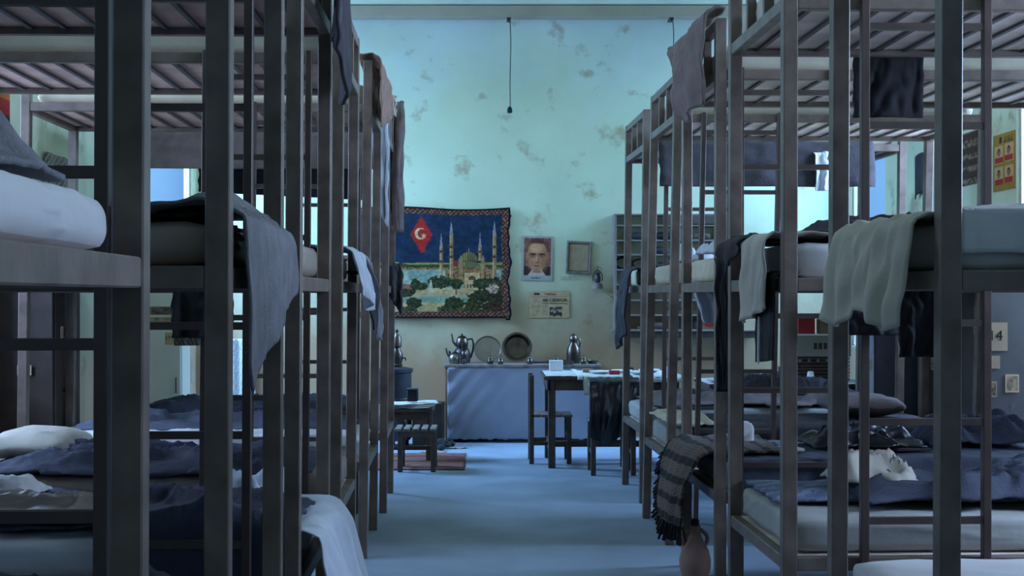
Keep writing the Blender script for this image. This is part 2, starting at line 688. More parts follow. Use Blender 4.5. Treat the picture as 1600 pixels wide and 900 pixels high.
# ------------------------------------------------------------------ materials
M = {
    'bed': mat('brown_bed_paint', (0.140, 0.102, 0.080), 0.42, 0.25, 9, bump=0.12, bscale=40, col2=(0.205, 0.155, 0.125)),
    'slat': mat('dark_slat', (0.10, 0.085, 0.08), 0.6, 0.2, 12),
    'board': mat('pale_bed_board', (0.70, 0.58, 0.50), 0.8, 0.25, 5, bump=0.25, bscale=14),
    'board_warm_lit': mat('warm_lit_bed_board', (0.62, 0.40, 0.32), 0.8, 0.25, 5, bump=0.25, bscale=14),  # left bunks: warm bounce light put into the board colour
    'ladder': mat('dark_ladder_paint', (0.075, 0.05, 0.042), 0.38, 0.2, 10),
    'floor': mat('worn_concrete', (0.23, 0.275, 0.33), 0.6, 0.14, 2.2, bump=0.12, bscale=18, spec=0.35),
    'ceiling': mat('ceiling_plaster', (0.78, 0.82, 0.62), 0.9, 0.08, 2),
    'cornice': mat('cornice_plaster', (0.44, 0.37, 0.28), 0.9, 0.08, 3),
    'frame': mat('window_frame_paint', (0.45, 0.45, 0.45), 0.6, 0.1, 5),
    'wood': mat('dark_old_wood', (0.085, 0.058, 0.045), 0.6, 0.35, 14, bump=0.3, bscale=50),
    'wood2': mat('grey_worn_wood', (0.20, 0.155, 0.13), 0.65, 0.35, 16, bump=0.3, bscale=60),
    'locker': mat('dark_locker_wood', (0.050, 0.034, 0.027), 0.5, 0.3, 8),
    'locker_grey': mat('grey_locker_metal', (0.22, 0.22, 0.23), 0.45, 0.2, 4),
    'locker_white': mat('cream_locker_metal', (0.72, 0.72, 0.60), 0.4, 0.08, 3),
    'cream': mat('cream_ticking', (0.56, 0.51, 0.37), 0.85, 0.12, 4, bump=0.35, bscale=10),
    'cream_shaded': mat('shaded_ticking', (0.36, 0.36, 0.33), 0.85, 0.10, 5, bump=0.25, bscale=22),  # cream ticking with the bottom bunks' shade put into its colour
    'white': mat('white_sheet', (0.62, 0.61, 0.60), 0.85, 0.06, 5, bump=0.35, bscale=9),
    'plastic': mat('beige_mattress_cover', (0.30, 0.245, 0.20), 0.38, 0.15, 4, bump=0.3, bscale=12, spec=0.5),
    'navy': mat('navy_wool_blanket', (0.045, 0.050, 0.075), 0.9, 0.3, 9, bump=0.4, bscale=90),
    'slate': mat('slate_blue_blanket', (0.085, 0.095, 0.130), 0.9, 0.3, 9, bump=0.4, bscale=90),
    'grey': mat('grey_wool_blanket', (0.19, 0.185, 0.20), 0.92, 0.18, 14, bump=0.5, bscale=110),
    'taupe': mat('taupe_wool', (0.15, 0.115, 0.105), 0.92, 0.2, 12, bump=0.4, bscale=110),
    'brown': mat('brown_wool', (0.115, 0.075, 0.060), 0.92, 0.2, 12, bump=0.4, bscale=110),
    'rust': mat('tan_wool', (0.26, 0.165, 0.125), 0.92, 0.2, 12, bump=0.4, bscale=110),
    'black': mat('black_cloth', (0.012, 0.012, 0.015), 0.8, 0.3, 12),
    'leather': mat('black_leather', (0.010, 0.010, 0.013), 0.32, 0.3, 8, bump=0.3, bscale=30, spec=0.6),
    'charcoal': mat('charcoal_cloth', (0.040, 0.036, 0.042), 0.85, 0.3, 10, bump=0.3, bscale=80),
    'shirt': mat('pale_blue_shirt', (0.50, 0.54, 0.60), 0.85, 0.06, 6, bump=0.15, bscale=30),
    'linen': mat('unbleached_linen', (0.46, 0.43, 0.35), 0.85, 0.08, 5, bump=0.25, bscale=26),
    'curtain': mat('grey_blue_cotton', (0.25, 0.26, 0.31), 0.85, 0.12, 3, bump=0.15, bscale=10),
    'metal': mat('tarnished_metal', (0.115, 0.088, 0.072), 0.36, 0.4, 8, metal=1.0),
    'steel': mat('bright_steel', (0.27, 0.24, 0.215), 0.30, 0.12, 6, metal=1.0),
    'soot': mat('sooty_metal', (0.05, 0.045, 0.045), 0.4, 0.4, 8, metal=0.6),
    'iron': mat('black_stove_iron', (0.035, 0.035, 0.04), 0.5, 0.3, 9, metal=0.3),
    'clay': mat('pale_clay', (0.33, 0.21, 0.165), 0.85, 0.12, 7, bump=0.2, bscale=30),
    'paper': mat('plain_paper', (0.62, 0.60, 0.56), 0.8, 0.10, 20),
    'news': mat('old_newsprint', (0.50, 0.48, 0.44), 0.85, 0.30, 35),
    'white_plastic': mat('white_plastic', (0.75, 0.75, 0.75), 0.4, 0.03, 3),
    'rug': mat('red_brown_matting', (0.16, 0.060, 0.042), 0.95, 0.35, 14, bump=0.5, bscale=60),
    'red': mat('red_print', (0.40, 0.03, 0.03), 0.5, 0.15, 20),
    'card': mat('brown_cardboard', (0.30, 0.19, 0.10), 0.8, 0.15, 9),
    'ink': mat('black_ink', (0.02, 0.02, 0.02), 0.7, 0.1, 9),
    'redink': mat('red_ink', (0.35, 0.03, 0.03), 0.7, 0.1, 9),
    'greyink': mat('pencil_grey', (0.38, 0.42, 0.30), 0.8, 0.1, 9),
    'chalk': mat('chalk_mark', (0.32, 0.33, 0.36), 0.9, 0.1, 9),
    'gold': mat('dull_gold', (0.36, 0.26, 0.10), 0.5, 0.3, 20, metal=0.5),
    'cable': mat('dark_cable', (0.03, 0.02, 0.02), 0.5, 0.1, 9),
    'shelf': mat('grey_shelf_paint', (0.21, 0.17, 0.145), 0.6, 0.2, 6),
    'fringe': mat('dark_fringe', (0.012, 0.010, 0.013), 0.95, 0.3, 12),
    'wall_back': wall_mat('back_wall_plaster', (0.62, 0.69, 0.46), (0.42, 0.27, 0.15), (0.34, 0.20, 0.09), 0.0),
    'wall_side': wall_mat('side_wall_plaster', (0.60, 0.64, 0.44), (0.50, 0.38, 0.25), (0.26, 0.15, 0.09), 7.3),
    'glass': glass_mat(),
    'kilim': kilim_mat(),
    'orient': stripe_mat('oriental_rug', [(0.30, 0.29, 0.25), (0.07, 0.08, 0.07), (0.36, 0.34, 0.29), (0.12, 0.10, 0.08)], 'DIAGONAL', 5.0),
    'floral': stripe_mat('floral_cotton', [(0.55, 0.54, 0.52), (0.60, 0.58, 0.55), (0.16, 0.13, 0.13), (0.5, 0.5, 0.48)], 'DIAGONAL', 4.0),
    'quilt': stripe_mat('blue_patterned_quilt', [(0.10, 0.13, 0.20), (0.15, 0.19, 0.28), (0.08, 0.10, 0.16), (0.19, 0.23, 0.31)], 'DIAGONAL', 3.0),
}

# ------------------------------------------------------------------ the room
T = 0.08


def side_wall(name, x0, x1, wins, m):
    mb = MB()
    y = YF
    for (a, b, z0, z1) in sorted(wins):
        mb.box(x0, x1, y, a, 0, ZC)
        mb.box(x0, x1, a, b, 0, z0)
        mb.box(x0, x1, a, b, z1, ZC)
        y = b
    mb.box(x0, x1, y, YB + T, 0, ZC)
    return struct(mb, name, m)


side_wall('wall_left', XL - T, XL, WIN_L, M['wall_side'])
side_wall('wall_right', XR, XR + T, WIN_R, M['wall_side'])
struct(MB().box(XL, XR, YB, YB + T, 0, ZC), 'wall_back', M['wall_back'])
struct(MB().box(XL - T, XR + T, YF - T, YF, 0, ZC), 'wall_front', M['wall_side'])
struct(MB().box(XL - T, XR + T, YF - T, YB + T, -0.15, 0), 'floor', M['floor'])
struct(MB().box(XL - T, XR + T, YF - T, YB + T, ZC, ZC + 0.2), 'ceiling', M['ceiling'])
struct(MB().box(XL, XR, YB - 0.10, YB, 4.245, 4.372, 0.008), 'trim_1', M['cornice'])

wn = 0
for wins, x0, sg in ((WIN_R, XR, 1), (WIN_L, XL, -1)):
    for (a, b, z0, z1) in wins:
        wn += 1
        w = bpy.data.objects.new('window_%d' % wn, None)
        C.objects.link(w)
        w['kind'] = 'structure'
        xc = x0 + sg * 0.04
        w.location = (xc, (a + b) / 2, z0)
        h, g = (b - a) / 2, z1 - z0
        fr = MB()
        for (p, q, r, s_) in ((-h, -h + .03, 0, g), (h - .03, h, 0, g), (-h, h, 0, .03), (-h, h, g - .03, g)):
            fr.box(-.02, .02, p, q, r, s_)
        fr.build('window_frame', M['frame'], w)
        MB().box(-.004, .004, -h + .03, h - .03, .03, g - .03).build('window_pane', M['glass'], w)
        sl = MB().box(-.039, .039, -h + .002, h - .002, -.001, .02)
        sl.build('window_sill', M['frame'], w)

# ------------------------------------------------------------------ bunk beds
FH = FPX * EYE
LEN = 1.85
PW = 0.05
TIER = (0.48, 1.46, 2.45)     # underside of the rails
RH = 0.048
TOP = 2.735
ORD = ['farthest', 'second farthest', 'third farthest', 'third nearest', 'second nearest', 'nearest']
ORDR = ['farthest', 'second farthest', 'middle', 'second nearest', 'nearest']


class Bed:
    pass


def make_bed(side, sA, sB, xA, xB, lean, lad, ladw, rank, label, ln):
    """side +1: right row (bed runs to +x), -1: left row. sA/sB: far and near post, xA/xB their aisle faces"""
    b = Bed()
    YA, YBn = FH / sA, FH / sB
    W = YA - YBn + PW
    yaw = math.atan((xB - xA) / (YA - YBn))
    b.ln = ln
    b.side, b.W, b.lean, b.yaw, b.rank = side, W, lean, yaw, rank
    yc = (YA + PW + YBn) / 2
    b.o = Vector(((xA + xB) / 2, yc, 0))
    b.e = Vector((math.cos(yaw), math.sin(yaw), 0)) * side       # away from the aisle
    b.n = Vector((math.sin(yaw), -math.cos(yaw), 0))             # towards the camera

    def world(lx, ly, z):
        """lx from the aisle face inward, ly from the middle towards the camera"""
        return b.o + b.e * lx + b.n * ly + Vector((lean * z, 0, z))
    b.w = world
    root = thing('bunk_bed', label, 'bunk bed', b.o, yaw, 'three-tier bunk beds along the aisle')
    b.root = root

    def xf(p):
        return (p[0] * side + lean * p[2], -p[1], p[2])
    h = W / 2
    c = 0.003
    bedm, ladm = M['bed'], M['ladder']
    for lx in (0, ln - PW):
        for ly in (-h, h - PW):
            MB().box(lx, lx + PW, ly, ly + PW, 0, TOP, c).build('post', bedm, root, xf=xf)
    for z in TIER:
        for lx in (0.003, ln - 0.043):
            MB().box(lx, lx + 0.04, -h + PW, h - PW, z, z + RH, c).build('end_rail', bedm, root, xf=xf)
        for ly in (-h + 0.003, h - 0.043):
            MB().box(PW, ln - PW, ly, ly + 0.04, z, z + RH, c).build('side_rail', bedm, root, xf=xf)
        bd = MB().box(0.045, ln - 0.045, -h + 0.045, h - 0.045, z + 0.028, z + RH - 0.002).build('bed_board', M['board' if side > 0 else 'board_warm_lit'], root, xf=xf)
        if z > 2:
            n = 14
            for k in range(n):
                x = 0.12 + (ln - 0.24) * k / (n - 1)
                MB().box(x - 0.009, x + 0.009, -h + 0.044, h - 0.044, z + 0.016, z + 0.027).build('slat', M['slat'], bd, xf=xf)
    for lx in (0.003, ln - 0.043):
        MB().box(lx, lx + 0.04, -h + PW, h - PW, TOP - RH, TOP - 0.001, c).build('guard_rail', bedm, root, xf=xf)
        for k in (1, 2):
            y = -h + PW + (W - 2 * PW) * k / 3
            MB().box(lx + 0.002, lx + 0.038, y - 0.014, y + 0.014, TIER[2] + RH, TOP - RH, 0.002).build('baluster', bedm, root, xf=xf)
    # ladder on the near side
    ld = bpy.data.objects.new('ladder', None)
    C.objects.link(ld)
    ld.parent = root
    for lx in (lad, lad + ladw):
        MB().box(lx - 0.014, lx + 0.014, h, h + 0.03, 0.0, 2.50, 0.002).build('ladder_rail', ladm, ld, xf=xf)
    for k in range(6):
        z = 0.66 + 0.345 * k
        MB().box(lad + 0.014, lad + ladw - 0.014, h + 0.003, h + 0.027, z - 0.012, z + 0.012).build('ladder_rung', ladm, ld, xf=xf)
    return b


LEFT, RIGHT = [], []
specL = [(310.7, 342.0, -.695, -.674, .008), (368.6, 413.5, -.685, -.665, .011), (453, 523.5, -.669, -.645, .008),
         (588.6, 713, -.618, -.604, .005), (839.6, 1118.6, -.563, -.530, .003), (1464, 2590, -.541, -.50, .004)]
specR = [(297.8, 326.7, 1.018, 1.047, .011), (350.4, 391.8, .999, 1.022, .021), (426.4, 488, 1.032, 1.055, .001),
         (543, 647.7, 1.008, 1.031, .001), (748, 961, 1.037, 1.062, .004)]
LADL = [(.20, .44), (.20, .44), (.15, .44), (.165, .44), (.25, .44), (.25, .44)]
LADR = [(.16, .44), (.17, .44), (.11, .44), (.28, .43), (.28, .44)]
for i, s_ in enumerate(specL):
    LEFT.append(make_bed(-1, *s_, *LADL[i], i, 'brown three-tier bunk bed with ladder, %s in the left row' % ORD[i], 1.91))
for i, s_ in enumerate(specR):
    RIGHT.append(make_bed(1, *s_, *LADR[i], i, 'brown three-tier bunk bed with ladder, %s in the right row' % ORDR[i], 2.02 if i == 2 else 1.85))


def bedname(b):
    return '%s %s bunk bed' % ((ORD if b.side < 0 else ORDR)[b.rank], 'left' if b.side < 0 else 'right')


def mattress(b, tier, mk, desc, th=0.125, l=1.74, seed=0.0, r=0.03, amp=0.006):
    l = b.ln - .11
    o = slab('mattress', l, b.W - 0.13, th, r, M[mk], amp=amp, seed=seed, cuts=25)
    p = b.w(b.ln / 2 - 0.01, 0, TIER[tier] + RH + 0.002)
    o.location = p
    o.rotation_euler = (0, 0, b.yaw)
    lev = ('bottom', 'middle', 'top')[tier]
    tag(o, '%s mattress on the %s bunk of %s' % (desc, lev, bedname(b)), 'mattress', 'bunk bed mattresses')
    return p.z + th


def blanket(name, b, z, lx0, lx1, ly0, ly1, mk, label, cat='blanket', amp=0.05, over_near=0.0, over_far=0.0, seed=0.0, nu=76, nv=46,
            ragged=0.06, group=None, dens=1.0, ridge=1.0):
    """rumpled cloth lying on a mattress whose top is at z; may hang over the near or far long side"""
    h = (b.W - 0.13) / 2

    def f(u, v):
        lx = lx0 + (lx1 - lx0) * u + 0.02 * fn(v * 6, u * 3, seed + 4)
        a, e = ly0 - (over_far if ly0 <= -h + .02 else 0), ly1 + (over_near if ly1 >= h - .02 else 0)
        rag0 = ragged * fn(u * 5 + seed, 1.5, seed)
        rag1 = ragged * fn(u * 5 + seed, 7.5, seed)
        t = a + rag0 + (e + rag1 - a - rag0) * v
        q = fn(lx * 2.2 * dens + seed, t * 2.6 * dens, seed)
        rr = (1 - abs(2 * abs(fn(lx * 3.1 * dens + q * 0.8 + seed, t * 4.3 * dens - q, seed + 2)) - 0.15)) ** 3
        r2 = (1 - abs(2 * fn(lx * 7.5 * dens + 2 * q + seed, t * 9 * dens, seed + 6))) ** 4
        am = amp if amp < .06 else .06 + (amp - .06) * .45
        edge = min(1, 6 * min(u, 1 - u) + .12) * min(1, 5 * min(v, 1 - v) + .15)
        zz = z + 0.016 + am * edge * (0.5 * (q + 0.6) + ridge * 0.75 * max(0, rr) + ridge * 0.16 * max(0, r2)) + 0.006 * fn(lx * 17, t * 17, seed)
        ly = t
        if t > h:
            d = t - h
            ly = h + 0.022 + 0.02 * abs(fn(lx * 8, d * 3, seed))
            zz = z + 0.016 - max(0, d - 0.02)
        elif t < -h:
            d = -h - t
            ly = -h - 0.022
            zz = z + 0.016 - max(0, d - 0.02)
        return b.w(lx, ly, zz) - Vector((b.lean * (zz - z), 0, 0))
    o = grid_obj(name, f, nu, nv, M[mk], thick=0.010)
    return tag(o, label, cat, group)


def pillow(b, z, lx, ly, mk, label, sx=.40, sy=.50, sz=.12, tilt=(0, 0, 0), seed=0.0):
    o = slab('pillow', sx, sy, sz, 0.05, M[mk], pillow=True, amp=0.012, seed=seed, cuts=11)
    o.location = b.w(lx, ly, z)
    o.rotation_euler = (tilt[0], tilt[1], b.yaw + tilt[2])
    return tag(o, label, 'pillow')


# mattresses ---------------------------------------------------------------
ZL, ZR = {}, {}
matL = {(0, 0): ('cream_shaded', 'pale'), (0, 1): ('cream', 'cream'), (0, 2): ('plastic', 'beige'),
        (1, 0): ('white', 'off white'), (1, 1): ('cream', 'cream'), (1, 2): ('cream', 'cream'),
        (2, 0): ('plastic', 'beige'), (2, 1): ('plastic', 'beige'), (2, 2): ('linen', 'pale beige'),
        (3, 0): ('white', 'white'), (3, 1): ('plastic', 'shiny beige'), (3, 2): ('linen', 'pale beige'),
        (4, 0): ('white', 'white'), (4, 1): ('plastic', 'shiny beige'), (4, 2): ('linen', 'pale beige'),
        (5, 0): ('white', 'white'), (5, 1): ('white', 'bright white'), (5, 2): ('linen', 'pale beige')}
matR = {(0, 0): ('cream_shaded', 'pale'), (0, 1): ('cream', 'cream'), (0, 2): ('linen', 'pale'),
        (1, 0): ('cream_shaded', 'pale'), (1, 1): ('cream', 'cream'), (1, 2): ('linen', 'pale'),
        (2, 0): ('cream_shaded', 'pale'), (2, 1): ('cream', 'cream'), (2, 2): ('linen', 'pale'),
        (3, 0): ('cream_shaded', 'pale'), (3, 1): ('white', 'off white'), (3, 2): ('linen', 'pale'),
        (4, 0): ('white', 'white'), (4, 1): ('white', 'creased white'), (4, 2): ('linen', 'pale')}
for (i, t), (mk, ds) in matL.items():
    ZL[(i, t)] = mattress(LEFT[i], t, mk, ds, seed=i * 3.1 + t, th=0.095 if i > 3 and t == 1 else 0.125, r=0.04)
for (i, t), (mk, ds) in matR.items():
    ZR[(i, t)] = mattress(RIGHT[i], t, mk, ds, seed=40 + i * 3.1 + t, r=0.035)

# bedding on the bottom bunks ------------------------------------------------
B1, B2, B3, B4, B5, B6 = LEFT
R1, R2, R3, R4, R5 = RIGHT
blanket('blanket', B1, ZL[(0, 0)], .10, 1.70, -.36, .36, 'navy', 'dark navy blanket heaped on the bottom bunk of the farthest left bed', amp=.07, seed=1, over_near=.10)
blanket('blanket', B2, ZL[(1, 0)] + .01, .12, 1.72, -.38, .20, 'slate', 'slate blue blanket bunched on the second farthest left bottom bunk', amp=.08, seed=2)
blanket('bed_sheet', B2, ZL[(1, 0)], .10, 1.72, .10, .375, 'white', 'white gathered sheet edge over the second farthest left bottom bunk', 'bed sheet', amp=.015, seed=21, over_near=.075, ragged=.02, dens=2.5)
blanket('blanket', B3, ZL[(2, 0)], .14, 1.60, -.37, .37, 'navy', 'dark navy blanket rumpled over the third farthest left bottom bunk', amp=.09, seed=3, over_near=.03)
blanket('blanket', B4, ZL[(3, 0)], .35, 1.55, -.36, .22, 'slate', 'slate blue blanket strewn over the third nearest left bottom bunk', amp=.05, seed=4, ragged=.12)
blanket('blanket', B4, ZL[(3, 0)] + .03, .02, .64, -.10, .375, 'navy', 'big dark navy blanket spilling towards the aisle on the third nearest left bottom bunk', amp=.13, seed=5, over_near=.24, dens=.8)
blanket('blanket', B5, ZL[(4, 0)], .10, 1.60, -.37, .37, 'navy', 'navy blanket on the bottom bunk of the second nearest left bed', amp=.10, seed=6, over_near=.1)
pillow(B3, ZL[(2, 0)] + .03, 1.50, -.12, 'linen', 'white pillow at the wall end of the third farthest left bottom bunk', seed=2)
pillow(B4, ZL[(3, 0)] + .02, 1.58, -.18, 'linen', 'white pillow on the third nearest left bottom bunk, by the dark locker', tilt=(.1, -.25, .1), seed=5)
pillow(B4, ZL[(3, 0)] + .09, 1.34, -.16, 'linen', 'tilted white pillow with square corners beside a dark red cloth', sx=.30, sy=.40, sz=.08, tilt=(.15, .35, .5), seed=8)
blanket('scarf', B4, ZL[(3, 0)] + .06, 1.18, 1.48, -.30, .02, 'redink', 'dark red cloth between the white pillows on the left bottom bunk', 'scarf', amp=.05, seed=31, nu=24, nv=20)
blanket('paper_heap', B4, ZL[(3, 0)] + .06, 1.00, 1.24, -.22, .06, 'paper', 'crumpled white paper lying beside the pillows on the left bottom bunk', 'paper', amp=.06, seed=33, nu=20, nv=16)
blanket('shirt', B4, ZL[(3, 0)] + .05, .62, 1.12, .06, .34, 'plastic', 'beige shirt folded across the third nearest left bottom bunk', 'shirt', amp=.06, seed=34)
blanket('magazine', B4, ZL[(3, 0)] + .05, .55, .80, -.05, .12, 'news', 'creased newspaper lying open on the third nearest left bottom bunk', 'newspaper', amp=.02, seed=35, nu=18, nv=14, ragged=.01)

blanket('blanket', R1, ZR[(0, 0)], .10, 1.68, -.34, .38, 'taupe', 'brown blanket heaped on the bottom bunk of the farthest right bed', amp=.10, seed=11)
blanket('blanket', R1, ZR[(0, 0)] + .05, .75, 1.66, -.30, .20, 'charcoal', 'charcoal cloth bundled at the wall end of the farthest right bottom bunk', amp=.16, seed=12)
blanket('blanket', R2, ZR[(1, 0)], .16, 1.70, -.37, .375, 'charcoal', 'charcoal blanket hanging over the long side of the second farthest right bottom bunk', amp=.03, seed=13, over_near=.16, ragged=.02, ridge=.4)
blanket('bed_sheet', R2, ZR[(1, 0)] + .02, .02, .30, -.35, .37, 'cream', 'cream sheet with scalloped edge, aisle end of second farthest right bottom bunk', 'bed sheet', amp=.03, seed=14, nu=30, over_near=.05)
blanket('blanket', R3, ZR[(2, 0)], .12, 1.72, -.38, .375, 'slate', 'blue blanket spread smoothly over the middle right bottom bunk', amp=.012, seed=15, over_near=.15, ragged=.015, ridge=.2)
blanket('jacket', R3, ZR[(2, 0)] + .03, .55, 1.10, -.22, .16, 'leather', 'black jacket crumpled on the blue blanket of the middle right bottom bunk', 'jacket', amp=.10, seed=16)
blanket('jacket', R3, ZR[(2, 0)] + .03, 1.15, 1.70, -.28, .10, 'navy', 'navy jacket heaped by the wall on the middle right bottom bunk', 'jacket', amp=.20, seed=17, dens=.8)
blanket('blanket', R4, ZR[(3, 0)], .06, 1.30, -.38, .12, 'quilt', 'blue patterned quilt turned back on the second nearest right bottom bunk', 'quilt', amp=.035, seed=18, ragged=.05, ridge=.5)
blanket('blanket', R4, ZR[(3, 0)] + .02, .35, 1.72, -.10, .30, 'navy', 'navy blanket in long folds on the second nearest right bottom bunk', amp=.13, seed=19, dens=.8, ragged=.1)
blanket('towel', R4, ZR[(3, 0)] + .06, .30, .62, -.16, .08, 'linen', 'beige towel crumpled on the blue quilt', 'towel', amp=.13, seed=20, nu=30, nv=24, dens=1.6)
blanket('blanket', R4, ZR[(3, 0)] + .03, .95, 1.70, -.36, -.05, 'slate', 'slate blue blanket bunched behind the navy folds on the right bottom bunk', amp=.10, seed=22)
blanket('blanket', R5, ZR[(4, 0)], .75, 1.65, -.36, .30, 'navy', 'navy blanket on the white mattress of the nearest right bottom bunk', amp=.06, seed=23)
pillow(R2, ZR[(1, 0)] + .05, 1.30, -.08, 'taupe', 'dull brown pillow by the wall on the second farthest right bottom bunk', seed=11)

# bedding on the middle bunks
blanket('blanket', B6, ZL[(5, 1)],   .10, .62, -.30, .30, 'grey', 'grey wool blanket on the bright white mattress nearest the left edge', amp=.11, seed=41, dens=1.0)
blanket('blanket', B5, ZL[(4, 1)], .10, 1.5, -.39, .30, 'charcoal', 'charcoal blanket on the shiny beige mattress of the second nearest left bed', amp=.028, seed=42)
blanket('blanket', B4, ZL[(3, 1)], .20, 1.6, -.38, .36, 'grey', 'folded grey blanket on the middle bunk of the third nearest left bed', amp=.04, seed=43, ridge=.3)
blanket('blanket', R4, ZR[(3, 1)], .06, 1.1, -.37, -.02, 'charcoal', 'charcoal blanket folded back on the second nearest right middle bunk', amp=.05, seed=44, ridge=.5)
blanket('blanket', R4, ZR[(3, 1)] + .02, .18, .80, -.20, .36, 'charcoal', 'charcoal blanket with a raised corner on the second nearest right middle bunk', amp=.10, seed=45, dens=.7)
blanket('blanket', R5, ZR[(4, 1)], .90, 1.5, -.37, -.10, 'black', 'black bundle at the wall end of the nearest right middle bunk', 'bundle', amp=.14, seed=46, dens=.7)
blanket('cloth', R2, ZR[(1, 1)], .12, .42, -.30, .05, 'shirt', 'white cloth piled on the second farthest right middle mattress', 'cloth', amp=.12, seed=47, nu=24, nv=20, dens=1.7)
blanket('cloth', R3, ZR[(2, 1)], .03, .20, -.2, .2, 'shirt', 'white cloth lying on the middle right middle mattress', 'cloth', amp=.08, seed=48, nu=20, nv=20, dens=1.7)
blanket('blanket', R1, ZR[(0, 1)], .15, 1.5, -.38, .1, 'charcoal', 'charcoal blanket on the farthest right middle bunk', amp=.05, seed=49)
blanket('blanket', B2, ZL[(1, 1)], .15, 1.5, -.38, .3, 'grey', 'grey blanket on the second farthest left middle bunk', amp=.06, seed=50)
blanket('blanket', B3, ZL[(2, 1)], .15, 1.5, -.38, .3, 'grey', 'grey blanket rolled on the third farthest left middle bunk', amp=.08, seed=51)

blanket('bed_sheet', R5, ZR[(4, 1)], .06, .85, -.10, .38, 'white', 'creased white sheet over the near side of the nearest right middle bunk', 'bed sheet', amp=.016, seed=71, over_near=.115, ragged=.012)
# hanging cloth ---------------------------------------------------------------
def hang_end(name, b, ly0, ly1, z, inner, drop, mk, label, cat, group=None, off=0.0, **k):
    """over the aisle end of a bed between ly0 (far) and ly1 (near)"""
    O = b.w(-0.012 - off, ly0, z)
    w = ly1 - ly0
    return tag(drape(name, O, b.n, -b.e, w, inner, drop, M[mk], **k), label, cat, group)


def hang_side(name, b, lx0, lx1, near, z, inner, drop, mk, label, cat, off=0.0, **k):
    s_ = 1 if near else -1
    O = b.w(lx0, s_ * (b.W / 2 + 0.012 + off), z)
    return tag(drape(name, O, b.e, b.n * s_, lx1 - lx0, inner, drop, M[mk], **k), label, cat)


ZM = TIER[1] + RH
ZU = TIER[2] + RH
ZB = TIER[0] + RH
# left row, far to near
def hang_face(name, x0, x1, Y, z, drop, mk, label, cat, **k):
    """hanging with its face to the camera, on a hook or hanger"""
    return tag(drape(name, Vector((x0, Y, z)), Vector((1, 0, 0)), Vector((0, -1, 0)), x1 - x0, .012, drop, M[mk], **k), label, cat)


hang_face('coat', -.735, -.605, 8.93, TOP + .06, lambda u: .93 - .35 * (1 - u) ** 4, 'taupe', 'long taupe coat hanging from the top of the farthest left bed beside the tapestry', 'coat', folds=1.2, amp=.06, seed=3, thick=.03, taper=.15, bulge=.02)
hang_face('shirt', -.76, -.652, 8.225, TOP + .0, lambda u: .70 + .17 * u, 'shirt', 'pale blue shirt hanging from the top of the farthest left bed', 'shirt', folds=1.6, amp=.05, seed=5, taper=.1, thick=.012)
hang_face('hanger_cloth', -.70, -.63, 8.55, TOP + .05, lambda u: .10 + .05 * u, 'linen', 'pale collar cloth on a hook between the shirt and the taupe coat', 'cloth', folds=1, amp=.03, seed=51)
hang_face('cloth', -.70, -.60, 8.72, ZM + .13, lambda u: .20 + .16 * u, 'charcoal', 'dark grey cloth hanging low beside the corner of the tapestry', 'cloth', folds=1.4, amp=.05, seed=6, thick=.016)
hang_end('blanket', B2, -.46, .47, TOP + .01, .10, lambda u: .22 + .19 * u, 'rust', 'tan blanket hanging from the top rail of the second farthest left bed', 'blanket', folds=2, amp=.025, seed=7, off=.0)
hang_end('cloth', B3, -.385, -.10, ZM + .13, .20, lambda u: .14 + .30 * math.sin(math.pi * min(1, .2 + .75 * u)), 'grey', 'grey cloth with a pointed tip hanging from the third farthest left middle bunk', 'cloth', folds=1.2, amp=.03, seed=9, taper=.3, flare=.06)
hang_end('cloth', B3, -.40, -.20, ZM + .03, .05, lambda u: .12 + .17 * math.sin(math.pi * min(1, .1 + .8 * u)), 'black', 'black pointed cloth end showing below the grey cloth', 'cloth', folds=1, amp=.02, seed=10, taper=.5, flare=.04)
hang_end('shirt', B3, -.20, .375, ZM + .13, .18, lambda u: .10 + .19 * math.sin(math.pi * min(1, .15 + .7 * u)), 'shirt', 'pale blue shirt hanging over the third farthest left middle bunk', 'shirt', folds=2.6, amp=.04, seed=11, taper=.1, flare=.03)
hang_end('jacket', B4, -.40, .10, TOP + .02, .05, lambda u: .52 + .10 * math.sin(6 * u), 'charcoal', 'dark jacket hanging from the top rail of the third nearest left bed', 'jacket', folds=2, amp=.035, seed=12, bulge=.01, thick=.014)
hang_end('blanket', B5, -.40, .380, ZM + .092, .30, lambda u: .17 + .23 * u if u < .93 else .384 - .9 * (u - .93), 'grey', 'large grey wool blanket with a pointed end hanging from the second nearest left middle bunk', 'blanket', folds=1.7, amp=.016, seed=13, bulge=.003, nu=96, nv=60, thick=.007, lift=.02, r=.012, fan=.012, off=-.008, lump=.065, rough=.25)
hang_end('bed_sheet', B4, -.36, .375, ZB + .135, .30, lambda u: .50, 'shirt', 'pale bluish sheet falling from the third nearest left bottom bunk to the floor', 'bed sheet', folds=4.2, amp=.075, seed=15, bulge=.02, flare=.045, nu=70, nv=44)
blanket('cloth', B4, ZL[(3, 0)] + .02, .12, .42, -.36, -.12, 'shirt', 'white cloth crumpled at the aisle end of the third nearest left bottom bunk', 'cloth', amp=.14, seed=60, nu=26, nv=24, dens=1.6)
hang_side('blanket', B1, .05, 1.7, True, ZU + .01, .10, .26, 'taupe', 'dark brown blanket hanging along the long side of the farthest left top bunk', 'blanket', folds=1.5, amp=.03, seed=16)
hang_side('cloth', B1, .22, 1.45, False, ZU - .06, .05, lambda u: .32 - .06 * u, 'black', 'black cloth hanging below the farthest left top bunk', 'cloth', folds=3, amp=.03, seed=17)
hang_side('trousers', B3, .46, .72, True, ZM - .0, .05, .27, 'black', 'black trousers hanging under the middle bunk in front of the oriental rug', 'trousers', folds=2, amp=.03, seed=18)
